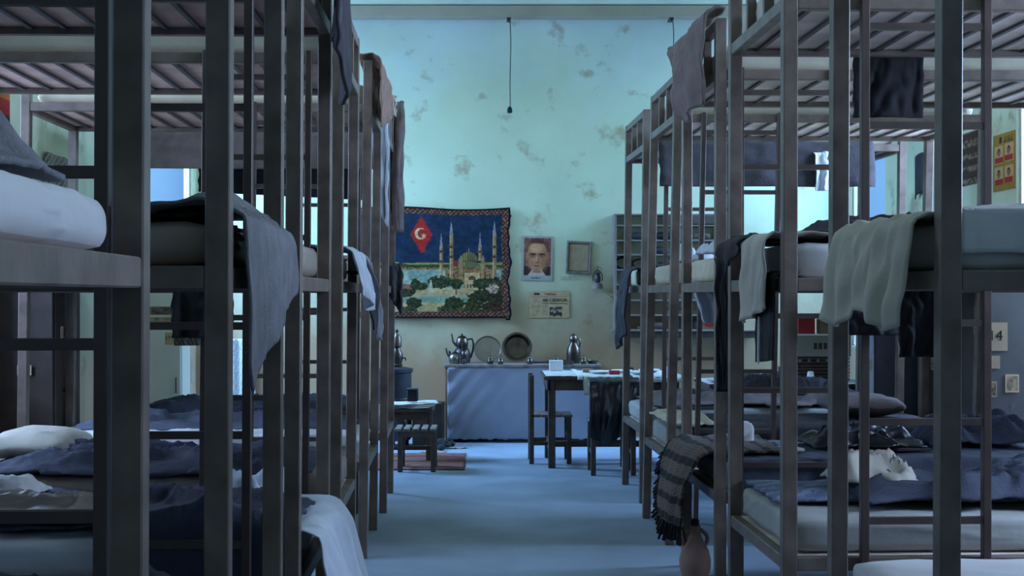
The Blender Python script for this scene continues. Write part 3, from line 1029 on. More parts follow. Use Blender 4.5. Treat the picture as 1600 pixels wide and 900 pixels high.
hang_side('rug', B1, 1.36, 1.62, False, ZM, .05, .46, 'orient', 'patterned oriental rug with a dark border hanging beside the cream locker', 'rug', folds=1, amp=.015, seed=19)
# right row
hang_end('scarf', R1, -.16, .24, ZM + .11, .22, lambda u: .60 - .12 * u, 'charcoal', 'dark twisted scarf with a pale hem hanging from the farthest right middle bunk', 'scarf', folds=1.5, amp=.03, seed=21, taper=.3, bulge=.02, flare=.03, thick=.014)
hang_end('jacket', R3, -.44, .42, TOP + .03, .06, lambda u: .08 + .40 * math.sin(math.pi * min(.62, u)) , 'taupe', 'grey brown jacket hanging from the top rail of the middle right bed', 'jacket', folds=2.4, amp=.045, seed=22, bulge=.01, thick=.014)
hang_end('kilim', R3, -.40, .30, ZB + .15, .40, lambda u: .42 - .05 * u, 'kilim', 'dark striped woven kilim with a fringe hanging from the middle right bottom bunk', 'kilim', folds=1.2, amp=.02, seed=23, bulge=.03, flare=.09, thick=.012, taper=.12, sway=-.02)
hang_face('coat', 1.045, 1.115, R3.w(0, R3.W / 2 + .04, 0).y, ZM + .09, .62, 'black', 'long black cloth hanging in front of the near post of the middle right bed', 'coat', folds=1, amp=.02, seed=24)
hang_end('blanket', R4, -.38, .02, ZM + .15, .30, lambda u: .07 + .05 * math.sin(4 * u), 'charcoal', 'charcoal blanket edge folded over the aisle end above the cream towel', 'blanket', folds=2, amp=.02, seed=81)
hang_end('towel', R4, .00, .378, ZM + .14, .25, lambda u: .33 - .06 * u, 'linen', 'cream towel hanging over the aisle end of the second nearest right middle bunk', 'towel', folds=2.2, amp=.014, seed=25, off=.010, r=.016)
hang_end('trousers', R4, .10, .385, ZM, .08, lambda u: .33 - .02 * u, 'black', 'black trousers with a white side stripe hanging under the cream towel', 'trousers', folds=1.5, amp=.004, seed=26, taper=.10, r=.008, off=-.006, rough=.3)
hang_end('bed_sheet', R5, -.22, .375, ZM + .128, .30, lambda u: .27 + .025 * math.sin(9 * u), 'linen', 'large cream sheet in loose pleats hanging from the nearest right middle bunk', 'bed sheet', folds=4.5, amp=.028, seed=27, flare=.03, nu=60, nv=40, lift=.004)
hang_side('cloth', R4, .55, .85, False, ZU - .0, .06, .32, 'black', 'square black cloth hanging under the second nearest right top bunk', 'cloth', folds=1, amp=.02, seed=28)
hang_side('blanket', R1, .10, 1.60, True, ZU + .0, .10, .33, 'charcoal', 'charcoal blanket hanging along the long side of the farthest right top bunk', 'blanket', folds=2, amp=.04, seed=29)
hang_side('shirt', R1, 1.18, 1.34, True, ZU - .08, .02, .28, 'shirt', 'white shirt hanging over the charcoal blanket of the farthest right top bunk', 'shirt', folds=2, amp=.03, seed=30, off=.03)
hang_side('cloth', R4, .16, .42, True, ZM - .055, .02, .17, 'black', 'black cloth tucked under the second nearest right middle bunk', 'cloth', folds=1, amp=.02, seed=31)
hang_side('bag', R5, .24, .38, False, ZM - .03, .03, .25, 'black', 'black bag hanging under the nearest right middle bunk', 'bag', folds=1, amp=.04, seed=32)
hang_side('cloth', R3, .06, .36, False, ZM - .02, .05, .22, 'shirt', 'white cloth hanging below the middle right middle bunk', 'cloth', folds=2, amp=.03, seed=33, taper=.5)

# kilim fringe (loose ends at the lower edge)
kil = [o for o in C.objects if o.name == 'kilim'][0]
mb = MB()
kv = [v.co.copy() for v in kil.data.vertices]
for k in range(62):
    p = kv[34 * 31 + min(30, int(k / 2))] + Vector((R.uniform(-.008, .008), R.uniform(-.012, .012), .004))
    mb.bar(p, p + Vector((R.uniform(-.03, .02), R.uniform(-.02, .02), -R.uniform(.05, .10))), .011, .006)
for k in range(90):
    p = kv[31 * min(34, 8 + int(k * 27 / 90))] + Vector((0, 0, R.uniform(-.008, .008)))
    mb.bar(p, p + R3.n * -R.uniform(.02, .045) + Vector((-R.uniform(.0, .03), 0, -R.uniform(.02, .05))), .014, .008)
f = mb.build('fringe', M['fringe'], kil, weld=False)
f['kind'] = 'stuff'
# stripe on the trousers
tr = [o for o in C.objects if o.name.startswith('trousers') and 'stripe' in o.get('label', '')][0]
mb = MB()
mb.bar(R4.w(-.030, .215, ZM - .14), R4.w(-.030, .205, ZM - .315), .006, .010)
mb.build('side_stripe', M['white_plastic'], tr)

# things lying on the right bottom bunks
zz = ZR[(2, 0)] + .034
b0 = thing('bottle', 'small white plastic bottle standing on the blue blanket', 'bottle', R3.w(.80, .12, zz))
MB().lathe([(0, 0), (.024, 0), (.026, .01), (.026, .075), (.012, .09), (.010, .10)], 16).build('bottle_body', M['white_plastic'], b0, True)
MB().lathe([(0, .098), (.013, .098), (.013, .118), (0, .118)], 12).build('cap', M['white_plastic'], b0, True)
for (lx, ly, w, d, mk, lb, ct) in ((.13, .17, .20, .14, 'kilim', 'patterned magazine lying at the aisle end of the blue blanket', 'magazine'),
                                   (.40, .15, .16, .11, 'news', 'folded newspaper lying on the blue blanket', 'newspaper'),
                                   (1.02, .17, .18, .06, 'charcoal', 'slim dark book lying on the blue blanket beside the jacket', 'book')):
    t = MB().box(-w / 2, w / 2, -d / 2, d / 2, 0, .012, .002).build('book', M[mk], loc=R3.w(lx, ly, zz), rot=(0, 0, .2))
    tag(t, lb, ct)
hd = slab('head_scarf', .09, .14, .11, .04, M['floral'], amp=.02, seed=9)
hd.location = R3.w(.26, -.16, zz - .01)
tag(hd, 'floral cloth bundle on the blue blanket behind the kilim', 'cloth')

# clay jug -------------------------------------------------------------------
Yj = FH / 452
jug = thing('clay_jug', 'pale clay jug with two handles and dark stopper standing on the floor', 'jug', ((1086 - 763) * Yj / FPX, Yj, 0))
MB().lathe([(0, 0), (.050, 0), (.062, .03), (.078, .08), (.080, .12), (.068, .17), (.045, .21), (.031, .245), (.026, .275), (.028, .292), (.020, .294)], 28).build('jug_body', M['clay'], jug, True)
for s_ in (-1, 1):
    pts = [(s_ * (.026 + .045 * math.sin(t * math.pi) * (1 if s_ < 0 else .8)), 0, .272 - .11 * t + .01 * math.sin(t * math.pi)) for t in [i / 10 for i in range(11)]]
    pts[-1] = (s_ * .056, 0, .175)
    MB().tube(pts, .010, 8).build('jug_handle', M['clay'], jug, True)
MB().lathe([(.0, .285), (.018, .285), (.021, .315), (.016, .325), (0, .326)], 16).build('stopper', M['navy'], jug, True)

# shoes under the beds
def shoe(label, loc, rz, m):
    o = slab('shoe', .27, .10, .085, .04, M[m], cuts=9, amp=.003)
    for v in o.data.vertices:
        if v.co.x > 0.0:
            v.co.z *= 1 - 1.6 * v.co.x
        v.co.y *= 1 - .25 * (v.co.x < -.05)
    o.location = loc
    o.rotation_euler = (0, 0, rz)
    tag(o, label, 'shoe')
    MB().box(-.13, .13, -.047, .047, 0, .014, .004).build('sole', M['black'], o)


shoe('dark shoe on the floor under the second nearest right bed', R4.w(.22, .30, 0), 2.4, 'charcoal')
shoe('dark slipper on the floor beside the clay jug', R3.w(.10, .16, 0), .3, 'brown')
shoe('black shoe on the floor under the third farthest left bed', B3.w(.10, -.10, 0), 1.2, 'black')

# lockers --------------------------------------------------------------------
def locker(label, x0, x1, y0, y1, z, body, door, face, vents=False):
    """face 'aisle' or 'front' carries the door"""
    t = thing('locker', label, 'locker', ((x0 + x1) / 2, (y0 + y1) / 2, 0))
    w, d = (x1 - x0) / 2, (y1 - y0) / 2
    MB().box(-w, w, -d, d, .06, z, .006).box(-w + .02, w - .02, -d + .02, d - .02, 0, .06).build('locker_body', M[body], t)
    if face == 'front':
        dr = MB().box(-w + .012, w - .012, -d - .016, -d - .0005, .09, z - .03, .004).build('locker_door', M[door], t)
        mb_ = MB()
        for k in range(3):
            mb_.box(-w * .5, w * .5, -d - .021, -d - .016, z - .14 - .04 * k, z - .128 - .04 * k)
        mb_.build('vent', M['soot'], dr)
    else:
        sx = 1 if x0 < 0 else -1
        dr = MB().box(sx * w + sx * .0005, sx * w + sx * .016, -d + .012, d - .012, .09, z - .03, .004).build('locker_door', M[door], t)
    return t, dr, w, d


def handle(parent, p, q, m='metal'):
    p, q = Vector(p), Vector(q)
    MB().tube([p + Vector((0, .02, 0)), p, p + (q - p) * .5, q, q + Vector((0, .02, 0))], .006, 8).build('handle', M[m], parent, True)


def sticker(name, w, h, parent, loc, rz, paint, label=None, nx=16, ny=16):
    o = picture(name, w, h, nx, ny, paint, loc, rz, thick=.002, parent=parent)
    if label:
        o['label'] = label
    return o


def photo_paint(seed, base=(.45, .45, .45), dark=(.05, .05, .05)):
    def f(U, V):
        n = vnoise(U, V, 6, seed)
        c = np.outer(1 - n, dark) + np.outer(n, base)
        e = (U < .08) | (U > .92) | (V < .08) | (V > .92)
        c[e] = np.array(base) * 1.15
        return c
    return f


def plain_paint(c):
    return lambda U, V: np.outer(np.ones_like(U) * (.95 + .1 * vnoise(U, V, 5, 3)), c)


LX = -2.60
t, dr, w, d = locker('tall dark wooden locker with small stickers by the left wall', LX - .35, LX, 7.50, 7.95, 1.80, 'locker', 'locker', 'front')
sticker('sticker', .085, .06, dr, at(46, 578, 7.49) - Vector(t.location) + Vector((-.02, -.03, 0)), 0, photo_paint(4))
for (yy, zz_, hh, sd) in ((7.62, 1.22, .07, 6), (7.75, 1.02, .13, 5), (7.80, 1.30, .10, 9)):
    sticker('sticker', .09, hh, t, Vector((w + .003, yy - t.location.y, zz_)), math.pi / 2, photo_paint(sd, (.5, .5, .48)))
MB().lathe([(0, 0), (.012, 0), (.012, .02), (0, .02)], 10).build('lock', M['soot'], t, xf=lambda p: (p[2] + w, p[0] - .05, p[1] + .86))

t, dr, w, d = locker('cream metal locker numbered 17 standing left near the patterned rug', -2.93, -2.53, 10.32, 10.60, 1.85, 'locker_white', 'locker_white', 'front')
sticker('number_card', .075, .10, dr, Vector((.10, -d - .018, 1.085)), 0, plain_paint((.42, .38, .30)))
lettering('number', '17', .045, M['ink'], dr, Vector((.085, -d - .0205, 1.09)))
lettering('card_line', '_____', .018, M['greyink'], dr, Vector((.105, -d - .0205, 1.062)))
sticker('sticker', .22, .09, dr, Vector((.03, -d - .018, 1.22)), 0, photo_paint(12, (.36, .34, .30)))
sticker('sticker', .20, .07, dr, Vector((.03, -d - .018, 1.315)), 0, photo_paint(13, (.20, .19, .20)))
sticker('sticker', .10, .15, dr, Vector((-.14, -d - .018, 1.13)), 0, photo_paint(14, (.40, .42, .40)))
handle(dr, (w - .045, -d - .035, .64), (w - .045, -d - .035, .76))
MB().lathe([(0, 0), (.010, 0), (.010, .015), (0, .015)], 10).build('lock', M['soot'], dr, xf=lambda p: (p[0] + w - .045, -p[2] - d - .012, p[1] + .58))

RXL = 2.90
t, dr, w, d = locker('grey metal locker with paper number 14 by the right wall', RXL, 3.58, 7.25, 7.62, 1.85, 'locker_grey', 'locker', 'aisle')
def on_front(px, py, o=0.018):
    p = at(px, py, 7.25)
    return Vector((p.x - t.location.x, -d - .004, p.z))
sticker('number_sheet', .118, .165, t, on_front(1558, 526), 0, plain_paint((.62, .62, .62)))
lettering('number', '14', .085, M['ink'], t, on_front(1555, 525) + Vector((0, -.003, 0)))
sticker('paper_slip', .075, .075, t, on_front(1552, 566), 0, plain_paint((.62, .62, .62)))
sticker('photograph', .06, .09, t, on_front(1549, 608), 0, photo_paint(21, (.55, .55, .55)))
sticker('photograph', .08, .105, t, on_front(1581, 599), 0, photo_paint(23, (.75, .75, .75), (.25, .25, .25)))
lettering('chalk_letter', 'F', .055, M['chalk'], t, on_front(1583, 636))
for (yy, zz_, hh, sd) in ((7.36, 1.34, .075, 24), (7.37, 1.24, .055, 25)):
    sticker('sticker', .075, hh, t, Vector((-w - .018, yy - t.location.y, zz_)), -math.pi / 2, photo_paint(sd, (.5, .5, .5)))
t, dr, w, d = locker('dark brown locker with two stickers right of the black locker', RXL, 3.58, 7.98, 8.40, 1.85, 'locker', 'locker', 'aisle')
for (yy, zz_, hh) in ((8.08, 1.10, .055), (8.08, 1.00, .08)):
    sticker('sticker', .09, hh, t, Vector((-w - .018, yy - t.location.y, zz_)), -math.pi / 2, photo_paint(int(zz_ * 50), (.36, .40, .40)))
t, dr, w, d = locker('black locker with a pale side door, farthest by the right wall', RXL, 3.58, 9.36, 9.62, 1.85, 'black', 'locker_grey', 'aisle')
sticker('sticker', .07, .11, t, Vector((-w - .018, -.06, .92)), -math.pi / 2, photo_paint(31, (.3, .3, .3)))
# the back wall ----------------------------------------------------------------
YW = YB - .006


def tapestry_paint(U, V):
    X = U * 1069 - 189
    Y = 845 - V * 780
    n1, n2, n3 = vnoise(U, V, 60, 1), vnoise(U, V, 22, 2), vnoise(U, V, 110, 3)
    c = np.outer(.7 + .6 * n2, (.012, .038, .105))
    S = lambda h: np.array(srgb(h))
    put(c, (Y > 425) & (n2 > .72), S('1d2c47'))
    # hills, sea, shore
    put(c, (Y > 452 + 14 * (vnoise(U, V * 0, 9, 5) - .5)), S('8d9a6a'))
    put(c, (Y > 462 + 26 * (vnoise(U, V * 0, 14, 6) - .3)) & (Y < 500), S('3f4a2a'))
    put(c, (Y > 485) & (Y < 502) & (n3 > .45), S('9c7a5c'))
    put(c, (Y > 500), S('7fa3a6'))
    put(c, (Y > 500) & (Y < 610) & (n2 > .62), S('93b2b0'))
    # plaza and lawns
    put(c, Y > 630, S('b0a98a'))
    put(c, (Y > 605) & (Y < 645) & (X < 190), S('8c5d52'))
    # flag
    fx, fy = X - 262, Y - 262
    flag = ((np.abs(fx) / 78 + np.abs(fy + 5) / 130) < 1.0) | ((fx > -5) & (fx < 62) & (fy > -30) & (fy < 40)) | ((fx > -8) & (fx < 30) & (fy > 30) & (fy < 118))
    put(c, flag, S('b0302c'))
    moon = ((X - 255) ** 2 + (Y - 250) ** 2 < 40 ** 2) & ((X - 266) ** 2 + (Y - 250) ** 2 > 31 ** 2)
    put(c, moon, S('d9cfae'))
    th = np.arctan2(Y - 265, X - 278)
    r = np.hypot(X - 278, Y - 265)
    put(c, r < 11 + 7 * np.cos(5 * (th + math.pi / 2)), S('d9cfae'))
    # mosque
    stone, shade, pale = S('9c8766'), S('5e4d3c'), S('c2b48d')
    body = (X > 430) & (X < 760) & (Y > 505 - 25 * (np.abs(X - 595) < 120)) & (Y < 600)
    put(c, body, stone)
    put(c, body & (n3 > .62), S('a5684a'))
    put(c, body & (n3 < .35), shade)
    put(c, body & (np.abs((X % 36) - 18) < 6) & (Y > 530) & (Y < 560), S('4a3d34'))
    front = (X > 560) & (X < 670) & (Y > 525) & (Y < 640)
    put(c, front, pale)
    put(c, front & (np.abs((X % 22) - 11) < 6) & (Y > 605) & (Y < 630), shade)
    put(c, ((X - 615) ** 2 + (Y - 570) ** 2 < 26 ** 2) & (Y < 575), shade)
    for (dx, dy, rx, ry, hh) in ((592, 440, 62, 66, 0), (592, 490, 88, 48, 1), (515, 500, 36, 30, 1), (672, 500, 36, 30, 1)):
        dome = ((X - dx) / rx) ** 2 + ((Y - dy) / ry) ** 2 < 1
        m_ = dome & (Y < dy)
        put(c, m_, S('6f7450'))
        put(c, m_ & (X < dx - rx * .25), S('8c8c62'))
        put(c, m_ & (np.abs((X - dx) % 16 - 8) < 2), S('4f5538'))
        put(c, (np.abs(X - dx) < rx) & (np.abs(Y - dy) < 6) & (np.abs((X % 14) - 7) < 4), shade)
    for tx in (535, 690):
        put(c, (np.abs(X - tx) < 13) & (Y > 425) & (Y < 590), stone)
        put(c, (np.abs(X - tx) < 13 * (Y - 395) / 35) & (Y > 395) & (Y < 425), S('8b8a6a'))
    put(c, (np.abs(X - 592) < 3) & (Y > 352) & (Y < 380), pale)
    for (tx, ty, wd, yb) in ((400, 235, 10, 545), (470, 150, 13, 565), (670, 235, 10, 440), (770, 150, 13, 580)):
        put(c, (np.abs(X - tx) < wd) & (Y > ty + 100) & (Y < yb), stone)
        put(c, (np.abs(X - tx) < wd) & (X < tx - wd * .2) & (Y > ty + 100) & (Y < yb), pale)
        put(c, (np.abs(X - tx) < wd * (Y - ty) / 105) & (Y > ty) & (Y <= ty + 105), S('93a0aa'))
        for bz in (190, 260):
            if ty + bz < yb:
                put(c, (np.abs(X - tx) < wd * 1.7) & (np.abs(Y - ty - bz + (235 - 150) * (wd == 10) * .6) < 9), shade)
    put(c, (np.abs(X - 500) < 16) & (Y > 440) & (Y < 480), S('8c3038'))
    # trees, pool, bushes
    def bush(x, y, rx, ry, col):
        e = ((X - x) / rx) ** 2 + ((Y - y) / ry) ** 2 + .9 * (n1 - .5) < 1
        put(c, e, S(col))
        put(c, e & (n3 > .55), S(col) * 1.9)
        put(c, e & (n3 < .3), S(col) * .5)
    for (x, y, rx, ry) in ((360, 590, 50, 44), (420, 590, 55, 45), (500, 600, 55, 36), (680, 600, 60, 40), (760, 600, 70, 40), (220, 605, 40, 36), (270, 620, 40, 26), (150, 665, 70, 30), (800, 610, 40, 40)):
        bush(x, y, rx, ry, '2e3a22')
    put(c, (np.abs(X - 327) < 16 * (Y - 565) / 80) & (Y > 570) & (Y < 660), S('b5bdb0'))
    put(c, (np.abs(X - 503) < 4) & (Y > 625) & (Y < 680), shade)
    pool = ((X - 380) / 335) ** 2 + ((Y - 722) / 34) ** 2
    put(c, pool < 1, S('b9b08c'))
    put(c, (pool < .86) & (Y < 735), S('7da39c'))
    for (x, y, rx, ry, col) in ((490, 750, 70, 62, '2f3b20'), (620, 760, 60, 55, '34401f'), (700, 690, 120, 45, '2c331e'), (780, 700, 60, 60, '272d1b'), (760, 770, 90, 45, '3a2c22'),
                                (210, 740, 55, 40, '26331f'), (170, 790, 70, 30, '39402a'), (420, 785, 60, 26, '39402a'), (560, 790, 70, 26, '4b4a2c'), (640, 795, 90, 20, '39402a')):
        bush(x, y, rx, ry, col)
    bush(765, 635, 40, 36, '9a8a85')
    # patterned borders
    inner = (X > 822) | (Y < 110) | (Y > 798)
    k = ((np.sin(X * .21) * np.sin(Y * .21) + n3 * 1.2))
    put(c, inner, S('3a2a2a'))
    put(c, inner & (k > .85), S('8d7866'))
    put(c, inner & (k < .12), S('6d2a33'))
    put(c, inner & (np.abs(k - .45) < .08), S('1d2436'))
    put(c, (X > 866) | (Y < 82 - 6 * n2) | (Y > 832), S('1c1516'))
    put(c, (X > 866) & (Y > 350), S('151a33'))
    return c * (.5 + .4 * n1[:, None])


def tap_warp(U, V, X, Y, Z):
    wv = .012 * np.sin(V * 15) * (U > .9) * (U - .9) * 10 + .01 * np.sin(U * 17) * (V > .93)
    X = X + wv * (1 + .8 * np.sin(V * 41))
    Z = Z + .016 * np.sin(U * 6.5) * (V ** 3) - .02 * (U > .97) * (V < .06)
    Y = Y - .012 - .010 * np.sin(U * 21 + V * 4) * (.4 + .6 * (1 - V)) - .01 * np.sin(V * 9)
    return X, Y, Z


p0, p1 = at(558, 497, YB), at(797, 325, YB)
tp = picture('tapestry', p1.x - p0.x, p1.z - p0.z, 260, 210, tapestry_paint, ((p0.x + p1.x) / 2, YB - .028, (p0.z + p1.z) / 2), 0, WOVEN, tap_warp, thick=.008)
tag(tp, 'woven wall tapestry of a domed mosque, minarets and a red flag', 'tapestry')


def portrait_paint(U, V):
    S = lambda h: np.array(srgb(h))
    X, Y = U, 1 - V
    n = vnoise(U, V, 24, 8)
    c = np.outer(np.ones_like(U), S('8795a3'))
    box = (X > .06) & (X < .94) & (Y > .045) & (Y < .885)
    put(c, box, S('6b4a4c'))
    put(c, box & (n > .6), S('7d5a57'))
    sh = box & (Y > .70 + .5 * np.maximum(0, .30 - np.abs(X - .5)) - .02)
    put(c, sh, S('2f2629'))
    put(c, box & (np.abs(X - .49) < .26 * (Y - .60) / .25) & (Y > .66), S('a7a3a5'))
    def soft(x, y, rx, ry, col, k=6.0, amt=1.0, mask=None):
        d = np.sqrt(((X - x) / rx) ** 2 + ((Y - y) / ry) ** 2)
        w = amt / (1 + np.exp(np.clip((d - 1) * k * 2, -30, 30)))
        w = w * box if mask is None else w * mask
        c[:] = c * (1 - w[:, None]) + w[:, None] * S(col)
    soft(.5, .33, .36, .29, '45302a', 8)
    soft(.16, .44, .05, .08, '8f6c5e', 6)
    soft(.84, .44, .05, .08, '86635a', 6)
    soft(.50, .44, .315, .33, 'a5846f', 12, mask=(Y > .17) & box)
    soft(.50, .66, .22, .14, 'a07d69', 6)
    soft(.42, .27, .20, .09, 'bb9a83', 3, .7)
    soft(.74, .50, .10, .25, '80604f', 3, .7)
    soft(.25, .52, .07, .20, '8a6856', 3, .6)
    for ex in (.36, .64):
        soft(ex, .43, .125, .045, '6d4d40', 4, .8)
        soft(ex, .405, .115, .020, '3d2922', 6)
        soft(ex, .445, .055, .016, '9c8272', 6, .8)
        soft(ex, .445, .024, .017, '1f1614', 8)
        soft(ex, .485, .09, .016, '846455', 4, .7)
    soft(.545, .52, .025, .10, '82604f', 4, .8)
    soft(.47, .51, .025, .09, 'bd9b84', 4, .6)
    soft(.50, .595, .075, .018, '6f4e40', 5, .9)
    soft(.49, .665, .12, .013, '5a342b', 6)
    soft(.49, .695, .09, .014, '90695a', 5, .8)
    soft(.49, .735, .08, .018, '7d5c4e', 4, .6)
    soft(.33, .62, .03, .07, '80604f', 4, .6)
    soft(.66, .62, .03, .07, '7a5a4b', 4, .6)
    soft(.50, .80, .16, .03, '6c4c42', 4, .7)
    put(c, (np.abs(X - .45) < .15) & (np.abs(Y - .945) < .015) & (vnoise(U, V, 40, 2) > .4), S('2d3545'))
    return c * (1.0 + .25 * n[:, None])


p0, p1 = at(815.5, 438.5, YB), at(863.5, 369, YB)
o = picture('portrait_poster', p1.x - p0.x, p1.z - p0.z, 120, 176, portrait_paint, ((p0.x + p1.x) / 2, YB - .006, (p0.z + p1.z) / 2), 0, roll=.02)
tag(o, 'portrait poster of a stern man with brown hair and white collar', 'poster')

# newspaper
def news_paint(U, V):
    S = lambda h: np.array(srgb(h))
    n = vnoise(U, V, 14, 4)
    c = np.outer(.85 + .3 * n, S('a6a08c'))
    Y = 1 - V
    rows = (np.sin(Y * 150) > .1) & (vnoise(U, V, 80, 6) > .42)
    cols = ((U > .06) & (U < .27)) | ((U > .31) & (U < .47))
    put(c, rows & cols & (Y > .27) & (Y < .93), S('7f7b70'))
    put(c, rows & (U > .66) & (U < .84) & (Y > .52) & (Y < .60), S('7f7b70'))
    put(c, (U > .12) & (U < .26) & (Y > .07) & (Y < .14), S('2d2c30'))
    put(c, (U > .05) & (U < .95) & (np.abs(Y - .205) < .008), S('6f6b66'))
    ph = (U > .51) & (U < .82) & (Y > .60) & (Y < .94)
    put(c, ph, S('34343a'))
    put(c, ph & (vnoise(U, V, 16, 12) > .55), S('8a8a86'))
    return c


p0, p1 = at(827, 496.5, YB), at(889.5, 455, YB)
nw = thing('newspaper', 'old newspaper page with headline AF ÇIKIYOR pinned on the wall', 'newspaper', ((p0.x + p1.x) / 2, YB - .006, (p0.z + p1.z) / 2))
picture('newspaper_page', p1.x - p0.x, p1.z - p0.z, 90, 66, news_paint, (0, 0, 0), 0, parent=nw)
lettering('headline', 'AF ÇIKIYOR', .047, M['ink'], nw, (.055, -.0045, .043), depth=.001)
lettering('masthead', 'Hürriyet', .034, M['redink'], nw, (.01, -.0045, .108))
MB().box(-.075, .185, -.0042, -.0030, .008, .012).build('headline_rule', M['ink'], nw)

# framed certificate
p0, p1 = at(884.5, 428, YB), at(924, 377, YB)
fr = thing('picture_frame', 'brown framed grey document hanging on the back wall', 'picture frame', ((p0.x + p1.x) / 2, YB - .012, (p0.z + p1.z) / 2))
fr.rotation_euler = (0, .045, 0)
w, h = (p1.x - p0.x) / 2, (p1.z - p0.z) / 2
mb = MB()
for (a, b_, c_, d_) in ((-w, -w + .022, -h, h), (w - .022, w, -h, h), (-w + .022, w - .022, -h, -h + .022), (-w + .022, w - .022, h - .022, h)):
    mb.box(a, b_, -.014, .010, c_, d_, .004)
mb.build('frame_moulding', M['wood2'], fr)
picture('document', 2 * w - .04, 2 * h - .04, 24, 30, lambda U, V: np.outer((.85 + .3 * vnoise(U, V, 9, 3)) * np.where((U < .07) | (U > .93) | (V < .05) | (V > .95), .45, 1), srgb('8c8b80')), (0, .0, 0), 0, parent=fr)
lettering('wall_writing', 'DOKTA', .058, M['greyink'], None, at(891, 435, YB - .003))
wr = [o for o in C.objects if o.name == 'wall_writing'][0]
tag(wr, 'faint pencilled letters written on the plaster below the framed document', 'writing')

# lantern on a nail
p = at(933, 435, YB)
ln = thing('lantern', 'small brown oil lantern hanging from a nail on the back wall', 'lantern', (p.x, YB - .06, p.z))
MB().lathe([(0, -.105), (.050, -.105), (.053, -.085), (.048, -.06), (.028, -.045), (.0, -.045)], 20).build('oil_tank', M['wood2'], ln, True)
MB().lathe([(.022, -.045), (.030, -.02), (.032, .01), (.022, .035), (.016, .045)], 18).build('glass_chimney', M['soot'], ln, True)
MB().lathe([(0, .062), (.02, .06), (.028, .045), (.016, .042)], 16).build('cap', M['soot'], ln, True)
MB().tube([(.048 * math.cos(a), 0, .005 + .075 * math.sin(a)) for a in [math.pi * (-.15 + 1.3 * i / 14) for i in range(15)]], .005, 6).build('handle', M['metal'], ln, True)
MB().tube([(0, .06, .115), (0, .0, .110), (0, -.005, .082)], .004, 6).build('hook', M['soot'], ln, True)

# hanging cables
for (x, y0, y1, lb) in ((796.5, 29, 168, 'thin lamp cable with black socket hanging in the middle of the wall'), (1051, 29, 130, 'thin lamp cable hanging behind the right top bunks')):
    Yc = 12.45
    a, b_ = at(x, y0, Yc), at(x, y1, Yc)
    cb = thing('pendant_cable', lb, 'cable', (a.x, Yc, a.z))
    L_ = a.z - b_.z
    MB().tube([(.012 * math.sin(t * 5) * (1 - t) + .006 * t, 0, -L_ * t) for t in [i / 16 for i in range(17)]], .0045, 6).build('wire', M['cable'], cb, True)
    MB().box(-.03, .012, .0, .16, -.005, .012).box(-.02, -.005, 0, .02, -.03, .0).build('bracket', M['soot'], cb)
    MB().lathe([(0, -L_ + .01), (.010, -L_ + .01), (.024, -L_ - .01), (.026, -L_ - .05), (.015, -L_ - .055), (0, -L_ - .05)], 16).build('lamp_socket', M['black'], cb, True)

# counter with a curtain -----------------------------------------------------------
XC0, XC1, YC = -.42, 1.09, 12.20
ct = thing('counter', 'long low counter with a pale wooden top against the back wall', 'counter', ((XC0 + XC1) / 2, YC + .25, 0))
hw = (XC1 - XC0) / 2
MB().box(-hw - .015, hw + .015, -.27, .245, .735, .765, .004).build('counter_top', M['wood2'], ct)
MB().box(-hw, -hw + .04, -.24, .24, 0, .735).build('side_panel', M['card'], ct)
MB().box(hw - .04, hw, -.24, .24, 0, .735).build('side_panel', M['card'], ct)
MB().box(-hw + .04, hw - .04, .20, .23, 0, .735).build('back_panel', M['wood'], ct)


def curt(u, v):
    x = XC0 + .02 + (XC1 - XC0 - .03) * u
    z = .735 - (.70 + .018 * fn(u * 30, 0, 2)) * v
    y = YC - .012 - .006 * fn(u * 3 + v * 1.5, v * 2, 1) - .003 * math.sin(u * 24 - v * 6) * (1 - v) - .010 * math.exp(-8 * u) * math.sin(v * 20 + u * 50)
    return (x, y, z)


cu = grid_obj('curtain', curt, 80, 40, M['curtain'], thick=.004)
tag(cu, 'grey blue cotton curtain covering the front of the counter', 'curtain')
MB().box(XC0 + .1, XC1 - .2, YC - .005, YC + .01, 0.0, .03)

ZT = .765
def on_counter(px, dy=.22):
    Yp = YC + dy
    return Vector(((px - 763) * Yp / FPX, Yp, ZT))


# double teapot and kettle
k1 = thing('double_teapot', 'dark tall double teapot on the left end of the counter', 'teapot', on_counter(722, .28))
MB().lathe([(0, 0), (.075, 0), (.085, .02), (.082, .10), (.065, .145), (.055, .15)], 24).build('lower_pot', M['soot'], k1, True)
MB().lathe([(.05, .15), (.058, .16), (.062, .20), (.050, .245), (.046, .25)], 24).build('upper_pot', M['metal'], k1, True)
MB().lathe([(.05, .25), (.03, .268), (.008, .275), (.010, .29), (0, .295)], 20).build('lid', M['metal'], k1, True)
MB().tube([(-.055, 0, .17), (-.09, 0, .21), (-.105, 0, .29)], [.014, .010, .007], 8).build('spout', M['soot'], k1, True)
MB().tube([(-.08, 0, .04), (-.12, 0, .09), (-.13, 0, .12)], [.016, .012, .009], 8).build('spout', M['soot'], k1, True)
MB().tube([(.055, 0, .235), (.10, 0, .24), (.115, 0, .19), (.11, 0, .13), (.085, 0, .05)], .010, 8).build('handle', M['black'], k1, True)
k2 = thing('kettle', 'small bright round kettle with dark spout on the counter', 'kettle', on_counter(711, .10))
MB().lathe([(0, 0), (.05, 0), (.062, .03), (.062, .07), (.045, .10), (.03, .105)], 24).build('kettle_body', M['steel'], k2, True)
MB().lathe([(.034, .105), (.02, .118), (.006, .122), (.008, .132), (0, .136)], 16).build('lid', M['metal'], k2, True)
MB().tube([(-.05, 0, .06), (-.075, 0, .10), (-.09, 0, .155)], [.013, .010, .008], 8).build('spout', M['soot'], k2, True)
